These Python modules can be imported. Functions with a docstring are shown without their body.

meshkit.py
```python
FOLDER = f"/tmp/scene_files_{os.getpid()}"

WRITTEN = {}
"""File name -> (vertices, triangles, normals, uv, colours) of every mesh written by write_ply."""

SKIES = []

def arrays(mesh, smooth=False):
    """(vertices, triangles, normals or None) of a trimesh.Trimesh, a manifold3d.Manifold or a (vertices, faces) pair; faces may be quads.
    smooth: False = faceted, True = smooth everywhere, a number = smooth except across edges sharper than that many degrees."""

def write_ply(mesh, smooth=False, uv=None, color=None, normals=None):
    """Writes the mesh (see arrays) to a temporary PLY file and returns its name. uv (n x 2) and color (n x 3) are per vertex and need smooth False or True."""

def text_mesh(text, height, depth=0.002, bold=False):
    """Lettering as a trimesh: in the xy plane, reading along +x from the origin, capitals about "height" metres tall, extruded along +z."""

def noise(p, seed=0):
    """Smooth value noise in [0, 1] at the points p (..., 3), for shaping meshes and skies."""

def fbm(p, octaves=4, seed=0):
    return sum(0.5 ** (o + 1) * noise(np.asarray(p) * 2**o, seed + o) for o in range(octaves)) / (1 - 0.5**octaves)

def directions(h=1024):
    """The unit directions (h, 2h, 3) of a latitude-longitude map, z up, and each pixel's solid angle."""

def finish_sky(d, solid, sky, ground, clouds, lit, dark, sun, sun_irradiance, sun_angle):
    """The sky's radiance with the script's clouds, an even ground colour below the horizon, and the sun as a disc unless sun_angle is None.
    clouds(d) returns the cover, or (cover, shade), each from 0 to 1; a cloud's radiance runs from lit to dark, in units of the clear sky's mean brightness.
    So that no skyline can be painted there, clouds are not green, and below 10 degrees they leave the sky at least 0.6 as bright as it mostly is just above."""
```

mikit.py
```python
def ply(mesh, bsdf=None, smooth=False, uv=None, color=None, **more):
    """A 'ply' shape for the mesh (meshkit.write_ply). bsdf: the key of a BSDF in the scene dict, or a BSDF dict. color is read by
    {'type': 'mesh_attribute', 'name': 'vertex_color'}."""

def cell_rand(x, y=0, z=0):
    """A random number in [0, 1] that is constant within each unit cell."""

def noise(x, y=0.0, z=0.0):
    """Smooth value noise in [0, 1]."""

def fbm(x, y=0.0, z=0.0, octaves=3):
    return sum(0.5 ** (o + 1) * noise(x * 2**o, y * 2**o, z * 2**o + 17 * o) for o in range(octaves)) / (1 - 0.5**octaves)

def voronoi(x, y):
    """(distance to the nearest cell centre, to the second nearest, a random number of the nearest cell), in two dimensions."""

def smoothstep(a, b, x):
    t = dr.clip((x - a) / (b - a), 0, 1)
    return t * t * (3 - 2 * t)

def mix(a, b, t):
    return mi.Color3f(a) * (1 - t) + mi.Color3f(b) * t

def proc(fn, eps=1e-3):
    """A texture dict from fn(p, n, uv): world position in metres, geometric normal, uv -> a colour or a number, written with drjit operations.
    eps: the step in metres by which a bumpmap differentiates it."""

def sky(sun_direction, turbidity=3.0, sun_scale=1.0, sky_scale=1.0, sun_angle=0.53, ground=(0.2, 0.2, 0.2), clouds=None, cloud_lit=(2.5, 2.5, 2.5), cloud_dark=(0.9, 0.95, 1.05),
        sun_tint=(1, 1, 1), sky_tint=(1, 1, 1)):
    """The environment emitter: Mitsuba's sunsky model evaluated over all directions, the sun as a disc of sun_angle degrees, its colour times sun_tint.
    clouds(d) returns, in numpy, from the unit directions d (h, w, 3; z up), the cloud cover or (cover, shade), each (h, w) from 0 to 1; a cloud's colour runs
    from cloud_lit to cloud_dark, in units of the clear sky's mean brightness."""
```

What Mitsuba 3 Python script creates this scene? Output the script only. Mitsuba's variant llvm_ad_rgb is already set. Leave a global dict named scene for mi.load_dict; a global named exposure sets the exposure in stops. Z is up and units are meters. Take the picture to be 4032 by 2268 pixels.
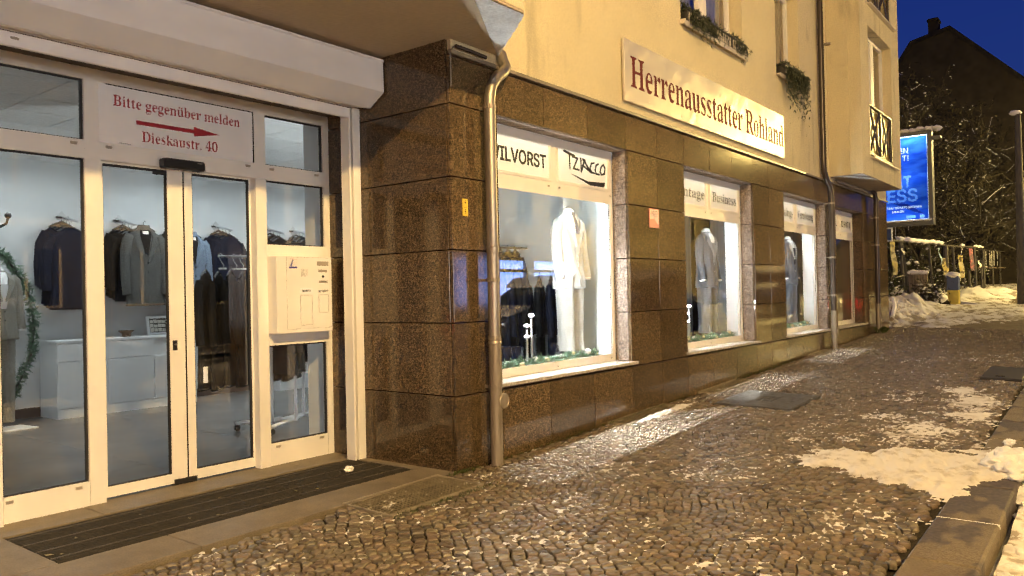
import math, random, json
import numpy as np, trimesh, mitsuba as mi, drjit as dr
import mikit, meshkit
from mikit import proc, noise, fbm, voronoi, cell_rand, smoothstep, mix
from scipy.spatial import Voronoi
from shapely.geometry import Polygon, LineString, box as sbox
from shapely import affinity, union_all

rng = np.random.default_rng(7); random.seed(7)
T = mi.ScalarTransform4f
scene, labels = {}, {}

# ---------------------------------------------------------------- camera, sky, street lamps, exposure
YAW, PITCH, ROLL = 0.659957848, 0.00847210933, 0.0221260303
CAM = np.array([-4.72085611, -4.26772514, 1.39312087])
fw = np.array([math.cos(YAW)*math.cos(PITCH), math.sin(YAW)*math.cos(PITCH), math.sin(PITCH)])
rt = np.array([math.sin(YAW), -math.cos(YAW), 0.0]); dn = np.cross(fw, rt)
up = -(-math.sin(ROLL)*rt + math.cos(ROLL)*dn)
scene['camera'] = {'type': 'perspective', 'fov_axis': 'x', 'fov': math.degrees(2*math.atan(2016/3072.47)),
                   'near_clip': 0.05, 'far_clip': 500.0,
                   'to_world': T().look_at(origin=CAM.tolist(), target=(CAM+fw).tolist(), up=up.tolist())}
exposure = 2.0
scene['sky'] = {**mikit.sky([-0.5, 0.85, 0.05], turbidity=3, sun_scale=0.0, sky_scale=0.74, sky_tint=(0.115, 0.28, 1.95), ground=(0.05, 0.05, 0.05)), 'sampling_weight': 4.0}
WARM = np.array([1.0, 0.67, 0.245])
LAMPS = [((31.0, -8.0, 8.0), 215.0, WARM*np.array([1, 1.06, .85]), 10), ((-6.0, -9.8, 8.0), 188.0, WARM*np.array([1, .97, .96]), 12), ((66.0, -8.0, 9.9), 130.0, WARM, 2)]
COOL = np.array([0.90, 1.0, 1.0])          # the shop's cold white lamps
STRIP, SPOT, PANEL = 8.5, 1100.0, 5.6
DOWNLIGHT = 46.0                            # candela of the small spotlights in the window heads       # radiances: display light bar, spot head, ceiling panel
BLUE_TUBE = 9.0

# ---------------------------------------------------------------- helpers
def numbered(key):
    if key not in scene and key not in labels: return key
    k = 1
    while f'{key}_{k:03d}' in scene or f'{key}_{k:03d}' in labels: k += 1
    return f'{key}_{k:03d}'
_next = {}
def fresh(key):
    n = _next.get(key, 0); _next[key] = n+1
    return key if n == 0 else f'{key}_{n:03d}'
def obj(name, mesh, mat, parent=None, smooth=False, emit=None, label=None, pick=1.0, **more):
    key = fresh(f'{parent}__{name}' if parent else name)
    if isinstance(mesh, MB): mesh = mesh.mesh()
    d = mikit.ply(mesh, 'm_'+mat, smooth=smooth, **more)
    if emit is not None: d['emitter'] = {'type': 'area', 'sampling_weight': float(pick), 'radiance': {'type': 'rgb', 'value': [float(x) for x in emit]}}
    scene[key] = d
    if label: labels[key] = {'label': label}
    return key
def thing(name, label, cat, group=None):
    key = fresh(name); labels[key] = {'label': label, 'category': cat}
    if group: labels[key]['group'] = group
    return key
def struct(name, mesh, mat, label=None, **k):
    key = obj(name, mesh, mat, **k); labels[key] = {'kind': 'structure'}
    if label: labels[key]['label'] = label
    return key
def structure(name):
    key = fresh(name); labels[key] = {'kind': 'structure'}; return key
def stuff(key, label=None, cat=None):
    labels.setdefault(key, {})['kind'] = 'stuff'
    if label: labels[key]['label'] = label
    if cat: labels[key]['category'] = cat

ORD = ['first', 'second', 'third', 'fourth', 'fifth', 'sixth', 'seventh', 'eighth', 'ninth', 'tenth', 'eleventh', 'twelfth']
class MB:
    def __init__(s): s.v, s.f, s.n = [], [], 0
    def add(s, v, f):
        v = np.asarray(v, float); f = np.asarray(f, int)
        if f.shape[1] == 4: f = np.vstack([f[:, [0, 1, 2]], f[:, [0, 2, 3]]])
        s.v.append(v); s.f.append(f+s.n); s.n += len(v); return s
    def tm(s, m): return s.add(m.vertices, m.faces)
    def box(s, x0, x1, y0, y1, z0, z1, b=0.0):
        lo, hi = np.array([x0, y0, z0], float), np.array([x1, y1, z1], float)
        if b <= 0:
            v = np.array([[i, j, k] for i in (0, 1) for j in (0, 1) for k in (0, 1)])*(hi-lo)+lo
            return s.add(v, [[0, 1, 3, 2], [4, 6, 7, 5], [0, 4, 5, 1], [2, 3, 7, 6], [0, 2, 6, 4], [1, 5, 7, 3]])
        return s.add(*cham(lo, hi, b))
    def tube(s, pts, r, n=10, cap=True):
        p = np.asarray(pts, float); r = np.broadcast_to(np.asarray(r, float), (len(p),))
        t = np.gradient(p, axis=0); t /= np.linalg.norm(t, axis=1, keepdims=True)+1e-12
        a = np.cross(t, np.where(np.abs(t[:, 2:]) < .9, [0, 0, 1.], [1., 0, 0])); a /= np.linalg.norm(a, axis=1, keepdims=True)
        for i in range(1, len(p)):
            a[i] = a[i-1]-t[i]*np.dot(a[i-1], t[i]); a[i] /= np.linalg.norm(a[i])
        c = np.cross(t, a); g = np.arange(n)*2*np.pi/n
        v = p[:, None]+r[:, None, None]*(np.cos(g)[None, :, None]*a[:, None]+np.sin(g)[None, :, None]*c[:, None])
        return s.rings(v, cap)
    def rings(s, v, cap=True, closed=True):
        m, n = v.shape[:2]; i, j = np.meshgrid(np.arange(m-1), np.arange(n if closed else n-1), indexing='ij')
        q = np.stack([i*n+j, i*n+(j+1) % n, (i+1)*n+(j+1) % n, (i+1)*n+j], -1).reshape(-1, 4)
        vv = v.reshape(-1, 3); f = np.vstack([q[:, [0, 1, 2]], q[:, [0, 2, 3]]])
        if cap:
            vv = np.vstack([vv, v[0].mean(0), v[-1].mean(0)]); k = np.arange(n)
            f = np.vstack([f, np.stack([np.full(n, m*n), (k+1) % n, k], 1), np.stack([np.full(n, m*n+1), (m-1)*n+k, (m-1)*n+(k+1) % n], 1)])
        return s.add(vv, f)
    def quad(s, a, b, c, d): return s.add([a, b, c, d], [[0, 1, 2, 3]])
    def grid(s, P):                                   # P: (m, n, 3)
        return s.rings(np.asarray(P, float), cap=False, closed=False)
    def lathe(s, prof, c, n=16, axis=2):              # prof: (r, h)
        g = np.arange(n)*2*np.pi/n; prof = np.asarray(prof, float)
        v = np.zeros((len(prof), n, 3)); o = [i for i in range(3) if i != axis]
        v[:, :, o[0]] = prof[:, :1]*np.cos(g); v[:, :, o[1]] = prof[:, :1]*np.sin(g); v[:, :, axis] = prof[:, 1:]
        return s.rings(v+np.asarray(c, float), cap=True)
    def ball(s, c, r, sub=1, squash=(1, 1, 1), jit=0, seed=0):
        m = trimesh.creation.icosphere(sub, 1.0); v = m.vertices
        if jit: v = v*(1+jit*(meshkit.noise(v*1.9+seed*7.3, seed)[:, None]*2-1))
        return s.add(v*np.asarray(squash)*r+np.asarray(c), m.faces)
    def prism(s, poly, h, to):                        # shapely polygon in (a, b), thickness h; to(a, b, c) -> points
        for g in getattr(poly, 'geoms', [poly]):
            m = trimesh.creation.extrude_polygon(g, h, engine='earcut'); v = m.vertices
            s.add(np.stack(to(v[:, 0], v[:, 1], v[:, 2]), 1), m.faces)
        return s
    def move(s, M):
        s.v = [x @ np.asarray(M)[:3, :3].T+np.asarray(M)[:3, 3] for x in s.v]; return s
    def mesh(s): return np.vstack(s.v), np.vstack(s.f)
def cham(lo, hi, b):
    c, h = (lo+hi)/2, (hi-lo)/2; b = min(b, *(h*0.45))
    v, idx = [], {}
    for ax in range(3):
        for sx in (-1, 1):
            for sy in (-1, 1):
                for sz in (-1, 1):
                    sg = np.array([sx, sy, sz]); o = h-b; o[ax] = h[ax]; idx[ax, sx, sy, sz] = len(v); v.append(c+sg*o)
    f = []
    for ax in range(3):
        u, w = [i for i in range(3) if i != ax]
        for sg in (-1, 1):
            def k(a, b_, axx=ax):
                t = [0, 0, 0]; t[ax] = sg; t[u] = a; t[w] = b_; return idx[(axx, *t)]
            f.append([k(-1, -1), k(1, -1), k(1, 1), k(-1, 1)])
            for sgu in (-1, 1):
                if u > ax: f.append([k(sgu, -1), k(sgu, 1), k(sgu, 1, u), k(sgu, -1, u)])
            for sgw in (-1, 1):
                if w > ax: f.append([k(-1, sgw), k(1, sgw), k(1, sgw, w), k(-1, sgw, w)])
    f = [[a, b_, c_] for q in f for a, b_, c_ in ((q[0], q[1], q[2]), (q[0], q[2], q[3]))]
    for sx in (-1, 1):
        for sy in (-1, 1):
            for sz in (-1, 1): f.append([idx[a, sx, sy, sz] for a in range(3)])
    f = np.array(f); v = np.array(v)
    nrm = np.cross(v[f[:, 1]]-v[f[:, 0]], v[f[:, 2]]-v[f[:, 0]]); out = (nrm*(v[f].mean(1)-c)).sum(1) > 0
    f[~out] = f[~out][:, ::-1]
    return v, f
def XZ(y0): return lambda a, b, c: (a, y0+c, b)       # polygon (x, z) extruded along +y from y0
def YZ(x0): return lambda a, b, c: (x0+c, a, b)
def XY(z0): return lambda a, b, c: (a, b, z0+c)
def rotz(a, loc=(0, 0, 0)):
    M = np.eye(4); M[:2, :2] = [[math.cos(a), -math.sin(a)], [math.sin(a), math.cos(a)]]; M[:3, 3] = loc; return M
def zg(x, y):                                         # height of the pavement: it climbs along the facade and levels out before the entrance
    x = np.asarray(x, float); s = np.clip((x+1.2)/2.4, 0, 1)
    return -0.048+np.where(x < 1.2, .009*x+.022*(1.2*s*s), .031*x)+.012*np.clip((.6-x)/.8, 0, 1)+0.02*np.minimum(np.asarray(y, float), 0.3)

# lettering: outlines of a book serif (300 units to the em, capitals 204 high), as [advance, [[outer, holes...], ...]]
GLYPH = json.loads('''{"0":[168,[[[19,66,16,120,21,159,27,179,39,197,54,211,81,219,101,216,119,205,130,193,139,179,146,156,150,130,150,84,147,63,139,36,128,19,111,4,91,-4,75,-4,53,5,38,19,27,36],[50,79,54,45,57,34,63,24,71,19,96,19,103,23,110,34,114,51,117,84,117,130,112,174,106,188,97,195,70,195,63,190,57,180,53,164,50,136]]]],"2":[168,[[[17,31,87,107,102,134,107,157,106,179,102,188,97,193,88,197,66,197,59,195,51,188,45,172,43,148,36,148,28,153,19,164,18,184,23,196,34,206,45,213,71,219,95,217,117,209,129,198,137,186,139,177,139,157,135,143,122,123,104,102,37,36,124,36,135,44,142,64,146,65,147,46,145,-1,17,-2]]]],"4":[168,[[[11,76,94,213,97,216,123,215,124,79,153,78,155,76,154,55,124,54,124,32,126,26,131,21,151,17,151,-1,61,-2,61,17,80,19,90,25,93,33,93,54,11,54],[21,80,22,78,93,78,95,182,81,182,62,146]]]],"7":[168,[[[19,151,20,206,22,216,151,215,150,195,67,-2,57,-1,57,6,133,178,36,179,31,176,27,170,25,154,22,149]]]],"8":[168,[[[16,45,15,62,23,82,36,95,56,108,34,128,23,148,22,171,30,192,43,206,67,217,89,219,105,216,117,210,132,197,139,186,142,175,142,155,133,137,106,116,129,101,140,90,149,76,152,51,149,35,142,23,133,13,114,1,85,-5,70,-4,48,2,35,11,22,25],[43,45,47,33,59,20,71,16,95,16,107,20,115,27,122,41,123,56,117,70,100,84,81,94,65,94,47,75,43,63],[51,163,54,151,63,140,83,128,97,128,103,132,113,143,118,165,115,180,103,195,94,198,73,198,64,195,57,188,52,176]]]],"9":[168,[[[20,117,17,159,22,179,34,197,50,210,70,218,87,218,109,209,126,194,138,175,145,150,147,134,146,88,140,58,132,38,117,18,105,8,92,0,69,-5,47,-1,38,5,30,14,25,25,25,36,27,39,30,39,42,24,55,18,82,18,92,22,102,32,111,52,116,76,118,100,104,100,89,88,77,82,59,82,44,89,29,102],[47,138,52,119,63,108,70,106,94,106,103,109,111,114,118,125,117,148,114,166,104,187,92,195,69,195,61,191,55,185,50,174,47,157]]]],"B":[198,[[[34,188,14,195,14,204,110,205,142,198,153,191,163,181,170,164,168,140,157,125,132,111,164,94,172,85,178,75,180,65,178,40,172,29,162,17,146,6,119,-1,14,-1,14,9,32,14,39,28,39,175],[78,16,85,13,114,13,124,16,135,27,140,45,140,68,134,86,125,95,106,101,74,101,74,27],[74,116,104,115,118,119,127,127,133,145,133,164,130,176,121,188,108,192,85,192,77,189,74,178]]]],"D":[221,[[[34,188,14,195,14,204,109,205,132,201,150,195,167,184,177,175,189,160,199,135,202,115,202,87,194,51,182,32,169,19,147,6,117,-1,16,-1,16,9,32,13,37,19,39,27,39,174],[77,187,74,176,75,22,78,16,85,13,115,13,124,15,133,19,144,28,154,45,158,57,162,80,163,107,158,147,154,159,146,173,136,183,127,188,117,191,84,191]]]],"H":[234,[[[27,192,13,195,14,205,100,205,100,195,83,191,76,184,74,173,74,114,158,114,158,181,152,190,133,195,133,204,219,204,219,195,201,190,197,186,194,177,194,28,201,14,219,8,219,-1,133,-1,133,9,148,12,154,16,157,21,159,32,158,97,74,96,75,25,77,19,83,13,100,9,100,-1,14,-1,14,9,32,14,36,18,39,27,39,177,34,188]]]],"R":[211,[[[27,192,13,195,14,205,110,205,145,198,162,188,169,181,176,171,179,159,179,140,176,129,162,112,136,98,190,18,196,12,207,8,207,-1,158,-1,96,93,74,92,74,32,79,15,88,11,100,9,100,-1,14,-1,14,9,32,14,36,18,39,27,39,177,34,188],[74,106,100,106,115,108,128,114,136,123,141,138,141,161,135,178,125,187,108,191,90,191,80,189,76,185,74,176]]]],"S":[174,[[[25,43,29,44,38,29,49,18,70,9,104,9,115,13,125,22,130,33,130,46,125,56,112,67,61,94,42,110,31,127,28,142,28,155,32,174,39,185,49,196,64,206,84,210,121,201,144,200,144,164,141,165,134,175,123,186,109,194,95,197,69,196,59,192,50,183,46,170,51,155,58,148,126,112,145,93,153,72,153,47,150,35,139,18,125,5,113,-1,92,-6,74,-5,49,3,27,3]]]],"V":[191,[[[161,190,140,195,140,204,188,205,190,203,189,195,177,191,167,179,164,180,164,186]],[[11,191,0,196,2,205,87,204,86,195,68,192,62,187,61,182,107,68,123,65,100,5,96,6,93,10,21,179]]]],"a":[154,[[[16,20,16,40,27,56,49,71,95,88,95,111,93,119,88,126,78,130,51,130,44,128,40,124,48,107,47,95,39,87,31,85,26,90,21,99,21,112,28,125,37,133,47,139,68,144,91,142,110,132,120,119,124,101,124,20,127,17,138,17,139,11,127,0,114,-6,103,-1,95,13,81,13,61,-1,47,-5,39,-5,29,0,21,8],[55,61,46,43,46,31,48,24,54,18,77,17,86,21,95,30,95,73,78,73,69,70]]]],"b":[161,[[[22,190,10,195,11,205,54,204,55,127,69,127,78,135,87,141,103,143,123,132,132,122,140,109,146,80,145,58,140,38,127,17,114,5,103,-2,84,-6,69,-1,54,10,38,10,30,3,25,4,25,183],[56,111,56,20,62,12,67,9,96,9,107,18,114,41,115,89,111,107,104,118,94,123,70,123,61,118]]]],"d":[165,[[[16,51,15,80,18,97,28,118,40,132,53,141,69,143,82,136,91,128,106,129,105,185,99,192,86,195,86,204,135,204,136,24,139,18,150,13,150,4,108,-2,106,14,94,15,95,18,103,28,106,36,106,106,103,114,93,122,64,123,58,120,50,108,46,88,46,49,50,29,56,19,63,15,88,14,88,10,80,2,71,-4,61,-6,50,-3,39,5,29,16,20,31]]]],"e":[134,[[[18,40,15,83,18,98,31,121,41,131,54,140,71,144,94,136,104,126,116,106,119,90,118,73,45,71,50,43,61,27,75,21,101,21,112,23,113,20,108,15,98,6,86,-2,71,-6,60,-5,48,0,42,5,26,22],[45,89,96,88,95,114,91,125,87,129,80,131,64,131,54,127,46,109]]]],"g":[146,[[[16,-45,12,-31,15,-24,19,-19,32,-11,18,3,18,25,26,35,47,49,26,65,17,81,16,102,25,122,37,134,49,140,67,144,84,142,95,138,134,137,134,119,116,117,123,99,123,83,115,65,105,55,94,48,77,44,49,44,40,37,38,33,41,27,48,24,94,23,115,18,123,12,131,3,134,-9,133,-28,126,-41,112,-53,98,-60,78,-64,53,-64,38,-61,25,-54],[27,-37,34,-44,47,-49,89,-50,114,-44,121,-38,124,-29,120,-22,111,-18,36,-17,30,-22,26,-29],[44,84,47,69,53,60,57,58,82,58,86,60,92,68,95,83,94,113,88,127,78,131,62,131,52,127,48,122,45,112]]]],"h":[170,[[[14,7,24,11,29,18,29,185,25,192,15,196,14,203,57,205,59,203,59,122,73,122,87,135,103,143,113,143,123,139,130,132,136,124,141,98,141,18,146,11,154,8,155,0,153,-2,96,-1,97,8,107,12,111,21,111,104,108,115,102,119,75,118,67,113,59,104,59,20,63,12,72,8,72,-1,16,-2]]]],"i":[89,[[[14,7,24,11,29,18,29,121,26,127,16,130,15,139,18,141,58,141,59,22,63,12,72,8,73,-1,16,-2]],[[29,191,34,200,41,207,48,207,55,200,60,191,60,177,50,164,43,161,33,170,29,177]]]],"k":[160,[[[14,7,24,11,29,18,29,186,24,193,16,195,15,203,57,205,59,203,59,78,73,78,89,93,93,93,147,17,153,11,160,8,161,0,159,-2,101,-1,101,8,110,10,113,14,112,17,79,63,64,63,59,58,59,20,63,12,72,8,72,-1,16,-2]],[[114,126,99,130,99,140,147,140,146,130,134,127,117,116,113,118,115,123]]]],"l":[89,[[[14,7,24,11,29,18,29,186,24,193,16,195,15,203,57,205,59,203,59,22,63,12,72,8,73,0,71,-2,16,-2]]]],"m":[248,[[[154,125,169,137,182,143,191,143,199,140,211,127,218,104,218,20,222,12,231,8,231,-1,176,-1,176,8,185,12,189,20,188,110,185,116,180,119,155,119]],[[75,124,84,133,93,140,102,143,111,143,123,137,131,129,136,119,147,118,147,115,138,105,138,20,142,12,151,8,151,-1,96,-1,96,8,104,11,109,18,109,107,107,114,103,118,76,119]],[[14,7,24,11,29,18,29,120,25,127,15,131,14,139,17,141,57,141,58,121,71,119,58,103,58,24,61,12,72,8,72,-1,16,-2]]]],"n":[170,[[[14,7,24,11,29,18,29,120,25,127,15,131,15,139,17,141,58,141,60,122,73,122,84,133,103,143,114,143,126,136,135,126,140,109,141,18,146,11,154,8,154,-1,96,-1,97,8,107,12,111,21,111,104,108,115,102,119,75,118,67,113,59,104,59,20,63,12,72,8,72,-1,16,-2]]]],"o":[150,[[[15,54,16,89,20,103,28,116,45,133,67,143,76,144,87,142,108,130,123,113,133,89,135,72,134,54,130,37,124,25,115,14,106,6,83,-5,65,-5,48,2,41,8,28,22,20,35],[45,53,49,21,57,10,64,7,85,7,96,13,100,20,103,33,104,90,100,117,95,126,90,130,62,131,57,129,51,122,46,100]]]],"r":[128,[[[74,119,89,135,103,143,112,140,118,134,122,126,122,111,118,105,111,99,108,100,96,113,75,114]],[[16,140,58,140,58,116,67,115,69,113,60,94,60,19,65,12,80,8,80,-2,14,-1,15,8,24,11,29,18,29,121,24,128,16,130]]]],"s":[129,[[[22,24,26,26,36,15,48,9,77,9,84,12,90,18,92,24,91,31,84,40,46,61,31,74,23,90,23,108,31,126,41,136,51,142,63,144,86,138,101,137,101,118,89,126,79,130,49,129,43,124,40,119,41,110,47,102,87,81,102,68,107,55,108,35,104,19,98,11,87,0,75,-5,66,-6,42,2,23,3]]]],"t":[102,[[[16,136,55,177,58,175,58,141,83,141,86,139,86,125,84,123,58,121,58,28,62,21,84,20,86,18,82,11,74,3,60,-5,50,-5,41,-1,34,6,29,15,28,121,16,123]]]],"u":[167,[[[23,126,11,130,12,141,55,140,57,28,60,21,67,18,93,17,108,31,108,116,104,126,92,130,91,140,136,140,138,138,138,24,143,17,153,14,153,5,110,-2,108,15,94,16,82,4,65,-5,56,-6,42,0,33,9,27,28,26,119]]]]," ":[75,[]]}''')
def serif(text, height, width=None, depth=0.003, track=0.0):
    mb, x, s = MB(), 0.0, height/204.0; polys = []
    for ch in text:
        dots = ch == 'ü'; acc, ps = GLYPH['u' if dots else ('i' if ch == 'ı' else ch)] if ch in GLYPH or dots else ([75, []])
        if ch == '.': acc, ps = 70, [[[15, 0, 15, 26, 28, 34, 44, 26, 44, 0, 30, -6]]]
        if ch == '-': acc, ps = 95, [[[10, 55, 10, 78, 80, 78, 80, 55]]]
        if dots: ps = ps+[[[45, 165, 45, 192, 72, 192, 72, 165]], [[100, 165, 100, 192, 127, 192, 127, 165]]]
        for p in ps:
            R = [np.array(r, float).reshape(-1, 2)+[x, 0] for r in p]
            g = Polygon(R[0], R[1:]).buffer(0)
            if not g.is_empty: polys.append(g)
        x += acc*(0.97+track)
    sx = s if width is None else width/(x-10)
    for g in polys:
        g = affinity.scale(g, sx, s, origin=(0, 0))
        for q in getattr(g, 'geoms', [g]):
            mb.tm(trimesh.creation.extrude_polygon(q, depth, engine='earcut'))
    return mb
def put_xz(mb, x0, yf, z0):                           # lettering in (x, y) with depth z  ->  a face that looks to -y
    v, f = mb.mesh() if isinstance(mb, MB) else (np.array(mb.vertices), np.array(mb.faces))
    return np.stack([v[:, 0]+x0, yf-v[:, 2], v[:, 1]+z0], 1), f
def put_yz(mb, y0, xf, z0):                           # a face that looks to -x, reading towards -y
    v, f = mb.mesh() if isinstance(mb, MB) else (np.array(mb.vertices), np.array(mb.faces))
    return np.stack([xf-v[:, 2], y0-v[:, 0], v[:, 1]+z0], 1), f
def sans(text, height, width=None, bold=False, depth=0.003):
    m = meshkit.text_mesh(text, height, depth, bold); b = MB(); v = np.array(m.vertices)
    if width: v[:, 0] *= width/v[:, 0].max()
    return b.add(v, m.faces)

# ---------------------------------------------------------------- materials
def rgb(c): return {'type': 'rgb', 'value': [float(x) for x in c]}
def tex(c): return c if isinstance(c, dict) else rgb(c)
def P(name, c, rough=.6, spec=.5, metal=0.0, bump=None, **k):
    b = {'type': 'principled', 'base_color': tex(c), 'roughness': rough if isinstance(rough, dict) else float(rough), 'specular': float(spec), 'metallic': float(metal), **k}
    if bump: b = {'type': 'bumpmap', 'arbitrary': bump[0], 'scale': float(bump[1]), 'bsdf': b}
    scene['m_'+name] = {'type': 'twosided', 'bsdf': b}
def speck(dark, mid, light, s, flo=.36, fhi=.74):
    def f(p, n, uv):
        a, b = p.x+p.y*1.0, p.z+p.y*.013
        d, _, r = voronoi(a*s+2.0*noise(a*s*.7, b*s*.7), b*s); _, _, r2 = voronoi(a*s*.37+7, b*s*.37)
        r = r*.72+r2*.28; tone = .86+.28*noise(a*1.7, b*1.7, 3)
        c = mix(dark, mid, smoothstep(flo-.09, flo+.05, r)); c = mix(c, light, smoothstep(fhi-.08, fhi+.06, r))
        return c*tone
    return proc(f)
for nm_, k_, sc_ in (('granite', 1.0, 150.), ('granite_pale', 1.16, 138.), ('granite_deep', .83, 158.)):
    P(nm_, speck(*[tuple(c*k_ for c in q) for q in ((.021, .0145, .009), (.086, .056, .028), (.215, .145, .08))], sc_), .08, .5)
P('granite_flamed', speck((.07, .055, .048), (.22, .17, .14), (.38, .32, .28), 120.), .75, .4)
P('granite_slab', proc(lambda p, n, uv: mix((.15, .12, .085), (.23, .19, .14), fbm(p.x*9, p.y*9, p.z*9))*(.8+.4*noise(p.x*160, p.y*160, p.z*160))*(.75+.35*fbm(p.x*1.3, p.y*1.9, 4))), .55)
P('sill_stone', speck((.22, .19, .17), (.42, .38, .34), (.62, .58, .54), 90.), .35)
P('kerb_stone', proc(lambda p, n, uv: mix(mix((.12, .094, .062), (.17, .137, .092), fbm(p.x*6, p.y*6))*(.75+.5*noise(p.x*120, p.y*120, p.z*120)), mix((.055, .046, .046), (.085, .07, .066), noise(p.x*60, p.y*60)), smoothstep(.44, .53, fbm(p.x*2.1+4, p.y*3.2, 2., 4)))), .5)
def plaster(c, s=1.0):
    def f(p, n, uv):
        a = p.x+p.y*.9; g = noise(a*190, p.z*190, p.y*40)
        st = smoothstep(.52, .8, fbm(a*7., p.z*.9, 5., 4))*smoothstep(.45, .7, fbm(a*1.1, p.z*.8, 9.))
        return mi.Color3f(c)*(.80+.26*g)*(.93+.14*fbm(a*1.4, p.z*1.4, 1.))*(1-.30*st)*(.90+.2*fbm(a*.5, p.z*.35, 3.))
    return proc(f)
plbump = (proc(lambda p, n, uv: fbm((p.x+p.y*.9)*140, p.z*140, p.y*60, 2)), .006)
P('plaster', plaster((.67, .58, .365)), .9, .2, bump=plbump)
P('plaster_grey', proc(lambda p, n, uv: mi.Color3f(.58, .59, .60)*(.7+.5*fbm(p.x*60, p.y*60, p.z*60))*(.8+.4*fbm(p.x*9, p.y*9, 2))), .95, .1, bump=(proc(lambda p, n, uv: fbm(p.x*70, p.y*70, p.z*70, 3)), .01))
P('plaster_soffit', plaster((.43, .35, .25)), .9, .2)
P('ledge', proc(lambda p, n, uv: mi.Color3f(.2, .17, .13)*(.6+.7*fbm(p.x*11, p.z*60, 2, 4))), .4, .5)
P('dark_gap', (.012, .01, .009), .9, .1)
P('white_alu', proc(lambda p, n, uv: mi.Color3f(.80, .775, .73)*(.94+.1*fbm(p.x*3+p.y, p.z*3, 1))), .42, .45)
P('shutter_white', proc(lambda p, n, uv: mi.Color3f(.79, .78, .78)*(.92+.14*fbm(p.x*3, p.z*6, 1))), .5, .4)
P('pvc', proc(lambda p, n, uv: mi.Color3f(.74, .70, .64)*(.93+.12*fbm(p.x*5, p.z*5, 1))), .4, .5)
P('rubber', (.012, .012, .013), .6)
P('clip', (.32, .28, .24), .5)
P('zinc', proc(lambda p, n, uv: mix((.26, .22, .17), (.50, .45, .38), fbm(p.x*30, p.y*30, p.z*2.2, 4))), proc(lambda p, n, uv: .28+.25*fbm(p.x*20, p.y*20, p.z*3)), .5, .85)
P('zinc_dull', proc(lambda p, n, uv: mix((.2, .16, .12), (.40, .35, .29), fbm(p.x*45, p.y*45, p.z*3., 4))), .5, .5, .55)
P('steel_dark', (.06, .055, .05), .45, .5, .6)
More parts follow.
